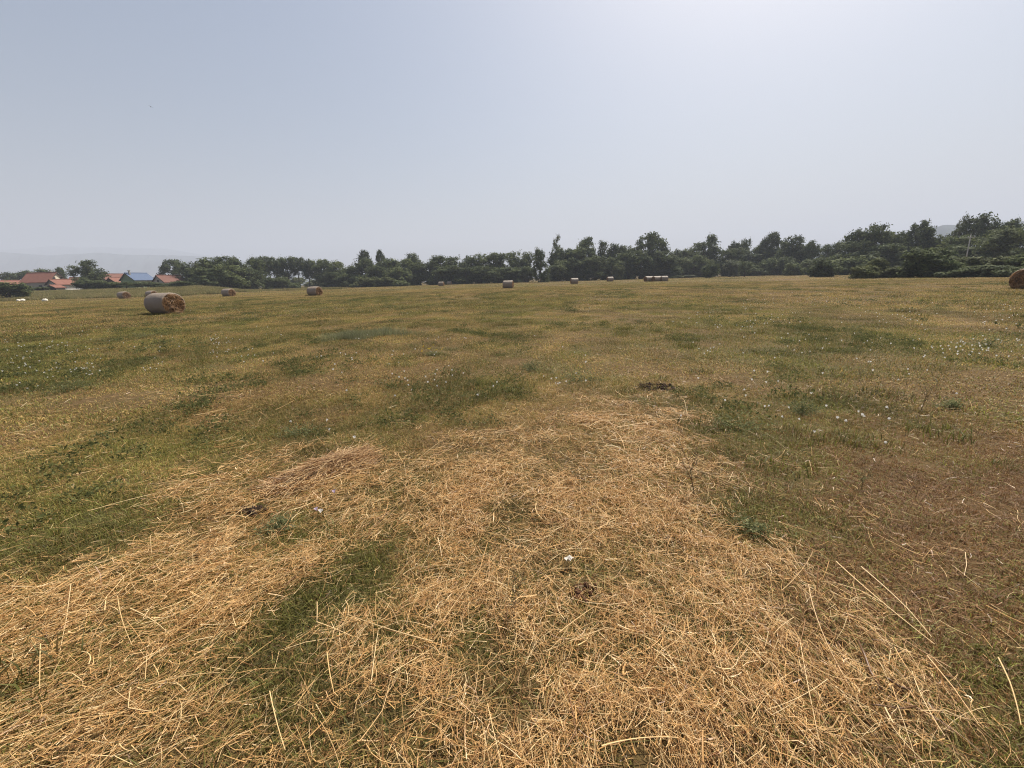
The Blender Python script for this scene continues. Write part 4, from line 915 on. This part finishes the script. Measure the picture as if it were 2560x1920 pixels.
# ------------------------------------------------------------------ clods and dung
def mound(px, py, wm, dm, hm, n, mat, label, name, seed):
    g = G(px, py); r_ = np.random.default_rng(seed); parts = []
    base = rock_mesh(50 + seed, mat); nv = len(base.vertices); co = np.empty(nv * 3, np.float32); base.vertices.foreach_get('co', co); co = co.reshape(-1, 3)
    fl = np.array([p.vertices[:] for p in base.polygons if len(p.vertices) == 4], np.int64)
    for i in range(n):
        t = r_.uniform(0, 6.283); q = math.sqrt(r_.random()); s = r_.uniform(.25, 1.0) ** 1.5 * hm
        a = r_.uniform(0, 6.283); ca, sa = math.cos(a), math.sin(a); c_ = co * s * r_.uniform(.7, 1.3, 3)
        c_ = np.stack([c_[:, 0] * ca - c_[:, 1] * sa, c_[:, 0] * sa + c_[:, 1] * ca, c_[:, 2]], 1)
        parts.append((c_ + np.array([q * math.cos(t) * wm / 2, q * math.sin(t) * dm / 2, hm * .5 * (1 - q * q) + s * .2]), fl, np.zeros(nv)))
    bpy.data.meshes.remove(base); V, Q, A = joinm(parts)
    o = ob(name, mk(name, V, Q, mat, True), None, (g[0], g[1], float(gz(g[0], g[1])) + .004)); tag(o, label, 'dung' if 'dung' in name else 'soil')
mound(1640, 964, .58, .42, .026, 170, M['soil'], 'patch of dark crumbled soil at the far end of the hay', 'soil_patch', 1)
mound(632, 1283, .20, .12, .026, 50, M['soil'], 'dark dried dung lump beside the matted hay clump', 'dung_lump', 2)
mound(1460, 1483, .15, .12, .020, 34, M['soil_red'], 'brown dried dung disc among the loose hay near the pale scrap', 'dung_lump', 3)
mound(1395, 1310, .16, .10, .016, 26, M['soil_red'], 'flat brown dung patch behind the pale scrap', 'dung_lump', 4)
mound(2235, 1745, .08, .05, .014, 14, M['soil'], 'small dark earth hole under the broken stems', 'soil_patch', 5)
# pale scrap
g = G(1420, 1416); mb = MB(); V = []; nx, ny = 7, 5
for j in range(ny):
    for i in range(nx):
        V.append(((i / 6 - .5) * .055 + .004 * math.sin(j * 2.1), (j / 4 - .5) * .03 + .005 * math.sin(i * 1.7), .012 + .009 * math.sin(i * 1.3 + j) + .006 * math.cos(j * 2.3)))
V += [(x_, y_, z_ - .0012) for x_, y_, z_ in V]; k = nx * ny; Fs = []
for j in range(ny - 1):
    for i in range(nx - 1):
        a = j * nx + i; Fs += [(a, a + 1, a + nx + 1, a + nx), (a + k + nx, a + k + nx + 1, a + k + 1, a + k)]
mb.add(V, Fs); o = ob('scrap', mb.mesh('scrap', M['paper'], True), None, (g[0], g[1], float(gz(*g)) + .045), (.25, .1, .5)); tag(o, 'small crumpled pale scrap lying on the hay', 'scrap')

# ------------------------------------------------------------------ single weeds
def twig_plant(px, py, h, spread, label, seed, leafy=0.0, mat='twig', name='dry_weed', lean=(0, 0)):
    g = G(px, py); r_ = random.Random(seed); b = MB(); tips = []
    def branch(p, d, L_, rad, lvl):
        pts = [p]; q = Vector(p); dd = Vector(d).normalized()
        for i in range(4):
            dd = (dd + Vector((r_.uniform(-.2, .2), r_.uniform(-.2, .2), r_.uniform(-.05, .15)))).normalized(); q = q + dd * L_ / 4; pts.append(tuple(q))
            tips.append(tuple(q))
            if lvl < 3 and i > 0:
                for _ in range(2 if lvl < 2 else 1):
                    a = r_.uniform(0, 6.283); sd = Vector((math.cos(a) * spread, math.sin(a) * spread, r_.uniform(.2, .8)))
                    branch(tuple(q), (dd * .5 + sd).normalized(), L_ * r_.uniform(.32, .55), rad * .55, lvl + 1)
        b.tube(pts, [rad, rad * .9, rad * .75, rad * .6, rad * .4], 5)
    branch((0, 0, -.01), (lean[0], lean[1], 1), h * .72, h * .009 + .0008, 0)
    e = bpy.data.objects.new(name, None); C.objects.link(e); e.location = (g[0], g[1], float(gz(*g))); tag(e, label, 'weed')
    ob('stems', b.mesh('stems', M[mat], True), e)
    tp = np.array(tips); rn = np.random.default_rng(seed)
    k = max(1, int(1 + 5 * leafy)); tp = tp[::4] if leafy < .2 else tp
    V, Q, A = leaves(tp, np.full(len(tp), .008 + .02 * leafy * h * 4), k, .004 + .012 * leafy, rn)
    V[:, 2] = np.maximum(V[:, 2], .002)
    ob('leaves', mk('leaves', V, Q, M['weed'], False, {'rnd': A}), e)
twig_plant(1736, 1248, .40, .8, 'upright brown branching dry weed standing in the hay', 1, .06)
twig_plant(1275, 1560, .27, 1.2, 'low sprawling dark twiggy weed in the dense foreground hay', 2, .04, lean=(.25, .35))
twig_plant(1072, 797, .40, .55, 'bare dead twig bush standing alone in mid field', 3, 0, lean=(.0, .0))
twig_plant(1162, 820, .28, .7, 'small bare twig bush beside the pale grass patch', 4, 0)
twig_plant(2304, 1020, .34, .8, 'lean brown weed with a bent stem on the brown turf', 5, .12, lean=(.25, .1))
twig_plant(2150, 945, .22, 1.0, 'faint brown twiggy weed behind the bare earth spot', 6, .06)
twig_plant(2155, 1215, .16, 1.0, 'low brown twiggy weed in the reddish turf', 7, .06)
twig_plant(148, 792, .42, .5, 'small dark leafy weed standing on the brown turf before the torn bale', 8, .35)
def leafy_weed(px, py, wm, h, label, seed, mat='weed', n=70):
    g = G(px, py); rn = np.random.default_rng(seed); e = bpy.data.objects.new('leafy_weed', None); C.objects.link(e)
    e.location = (g[0], g[1], float(gz(*g))); tag(e, label, 'weed'); b = MB(); rr_ = random.Random(seed); cs = []
    wm *= 1.35
    for i in range(22):
        t = rr_.uniform(0, 6.283); q = rr_.uniform(.1, 1) * wm / 2; hh_ = h * (1 - .6 * (2 * q / wm) ** 2) * rr_.uniform(.6, 1)
        p1 = (q * .5 * math.cos(t), q * .5 * math.sin(t), hh_ * .6); p2 = (q * math.cos(t), q * math.sin(t), hh_)
        b.tube([(0, 0, -.01), p1, p2], [.0025, .002, .001], 5)
        for f in np.linspace(.15, 1, 9): cs.append(np.array(p1) * f / .6 if f < .6 else np.array(p1) + (np.array(p2) - np.array(p1)) * (f - .6) / .4)
    ob('stems', b.mesh('stems', M['stem'], True), e)
    cs = np.array(cs); V, Q, A = leaves(cs, np.full(len(cs), wm * .085), 3, .008 + wm * .007, rn); V[:, 2] = np.maximum(V[:, 2], .002)
    ob('leaves', mk('leaves', V, Q, M[mat], False, {'rnd': A}), e)
leafy_weed(170, 975, .62, .26, 'dark bushy green weed beside the white flower drift', 1)
leafy_weed(1845, 1075, .60, .14, 'low grey green flowering weed beside the end of the hay', 2)
leafy_weed(2005, 1030, .36, .20, 'round leafy green weed in the green strip by the white flowers', 3)
leafy_weed(700, 1325, .26, .09, 'low dark green weed next to the dung lump and hay clump', 4)
leafy_weed(1440, 950, .75, .12, 'wide low green weed behind the far end of the hay', 5)
leafy_weed(1330, 920, .55, .16, 'upright dull green weed in mid field', 6)
leafy_weed(360, 848, .7, .2, 'small dark green weed clump below the torn bale', 7)
leafy_weed(2470, 868, .8, .28, 'dark green weed among the many white flowers', 8)
leafy_weed(2380, 1015, .34, .12, 'dull spreading weed beside the bent brown weed', 9)
leafy_weed(1880, 1335, .34, .07, 'green creeping weed at the edge of the hay and reddish turf', 10)
leafy_weed(740, 1085, .42, .09, 'green weed bank just behind the matted hay clump', 11)
leafy_weed(1080, 893, .35, .12, 'small weed with yellow flowers in mid field', 12)

# ------------------------------------------------------------------ flowers
def flower_mesh(mat, seed, wd=.025):
    b = MB(); n = 10; ri = [(math.cos(6.283 * i / n), math.sin(6.283 * i / n)) for i in range(n)]; q = wd / 2
    V = [(0, 0, .052)] + [(x_ * q * .35, y_ * q * .35, .062) for x_, y_ in ri] + [(x_ * q * (1 + .06 * (i % 2)), y_ * q * (1 + .06 * (i % 2)), .078 + .003 * (i % 2)) for i, (x_, y_) in enumerate(ri)]
    b.add(V, [(0, 1 + i, 1 + (i + 1) % n) for i in range(n)] + [(1 + i, 11 + i, 11 + (i + 1) % n, 1 + (i + 1) % n) for i in range(n)], 0)
    b.tube([(0, 0, -.01), (.006, .003, .03), (0, 0, .053)], [.0012, .0011, .001], 4, 1)
    return b.mesh('flower', [M[mat], M['stem']], True)
fm = flower_mesh('petal', 0); r = np.random.default_rng(44); FL = []
ZONES = [(0, 250, 855, 945, 80), (0, 120, 925, 985, 6), (120, 420, 870, 930, 24), (520, 610, 840, 890, 26), (360, 720, 830, 925, 22), (820, 1300, 845, 985, 46), (1680, 1960, 775, 900, 46), (1380, 1480, 855, 960, 8),
         (1950, 2200, 770, 900, 30), (2130, 2560, 765, 900, 90), (2440, 2560, 770, 860, 14), (1880, 2240, 1000, 1110, 9), (1700, 2060, 930, 1010, 10), (2060, 2330, 890, 960, 7), (660, 1000, 1050, 1110, 2), (0, 2560, 760, 1000, 60), (300, 2560, 740, 800, 90)]
for x0, x1, y0, y1, n in ZONES:
    px = r.uniform(x0, x1, n); py = r.uniform(y0, y1, n)
    if n > 25:                                          # gather into drifts
        cxs = r.uniform(x0, x1, 6); cys = r.uniform(y0, y1, 6); k = r.integers(0, 6, n)
        m = r.random(n) < .65; px = np.where(m, cxs[k] + r.normal(0, 34, n), px); py = np.where(m, cys[k] + r.normal(0, 9, n), py)
    FL += [tuple(G(a, max(b_, 735 - .0293 * (a - 1280)))) for a, b_ in zip(px, py)]
FL += [tuple(G(a, b_)) for a, b_ in ((2215, 1104), (2146, 1042), (2130, 1054), (2148, 1036), (2010, 1058), (1703, 1052), (886, 1106), (736, 1062), (2064, 1021), (1880, 957), (800, 1296))]
FL.sort(key=lambda p: p[0] ** 2 + p[1] ** 2)
for i, p in enumerate(FL[:300]):
    s = r.uniform(.75, 1.25)
    o = ob('white_flower', fm, None, (p[0], p[1], float(gz(p[0], p[1]))), (r.normal(-.25, .3), r.normal(.1, .3), r.uniform(0, 6)), (s, s, r.uniform(.8, 1.3)))
    tag(o, 'small white funnel shaped wildflower standing in the short grass', 'flower', 'white wildflowers dotted over the meadow')
co = np.empty(len(fm.vertices) * 3, np.float32); fm.vertices.foreach_get('co', co); co = co.reshape(-1, 3)
fl = np.array([[v for v in p.vertices[:]] for p in fm.polygons if len(p.vertices) == 4][:10]); far = []
for p in FL[300:]:
    s = r.uniform(.8, 1.4); tl = r.normal(-.3, .3); c_ = co * s; c_ = np.stack([c_[:, 0], c_[:, 1] * math.cos(tl) - c_[:, 2] * math.sin(tl), c_[:, 1] * math.sin(tl) + c_[:, 2] * math.cos(tl)], 1)
    far.append((c_ + np.array([p[0], p[1], float(gz(p[0], p[1]))]), fl, np.zeros(len(c_))))
if far:
    V, Q, A = joinm(far); tag(ob('far_flowers', mk('far_flowers', V, Q, M['petal'], True)), 'white specks of flowers farther out in the field', 'flowers', kind='stuff')
ym = flower_mesh('petal_yellow', 1, .022)
for i in range(14):
    g = G(1080 + r.normal(0, 16), 888 + r.normal(0, 5)); o = ob('yellow_flower', ym, None, (g[0], g[1], float(gz(*g)) + .04), (0, 0, i)); tag(o, 'tiny yellow flower on the small mid field weed', 'flower', 'yellow flowers on one weed')
lm = flower_mesh('petal_lilac', 2, .028)
for a, b_ in ((800, 1297), (843, 1247)):
    g = G(a, b_); o = ob('lilac_flower', lm, None, (g[0], g[1], float(gz(*g)) + .01), (-.4, 0, 1)); tag(o, 'pale lilac flower in the dark weed by the dung lump', 'flower', 'lilac flowers by the hay clump')

# ------------------------------------------------------------------ haze
nz = N('haze_air'); pv = nz.n('ShaderNodeVolumePrincipled')
pv.inputs['Color'].default_value = (0.57, 0.625, 0.74, 1); pv.inputs['Density'].default_value = 0.00040; pv.inputs['Anisotropy'].default_value = 0.1
pv.inputs['Density Attribute'].default_value = ''
nz.l(pv.outputs[0], nz.out.inputs['Volume'])
try: nz.m.cycles.homogeneous_volume = True
except Exception: pass
b = MB(); b.box((-7200, -6700, -1.5), (7200, 7000, 660)); tag(ob('haze', b.mesh('haze', nz.m)), 'pale summer haze filling the air over the whole field', 'haze', kind='stuff')
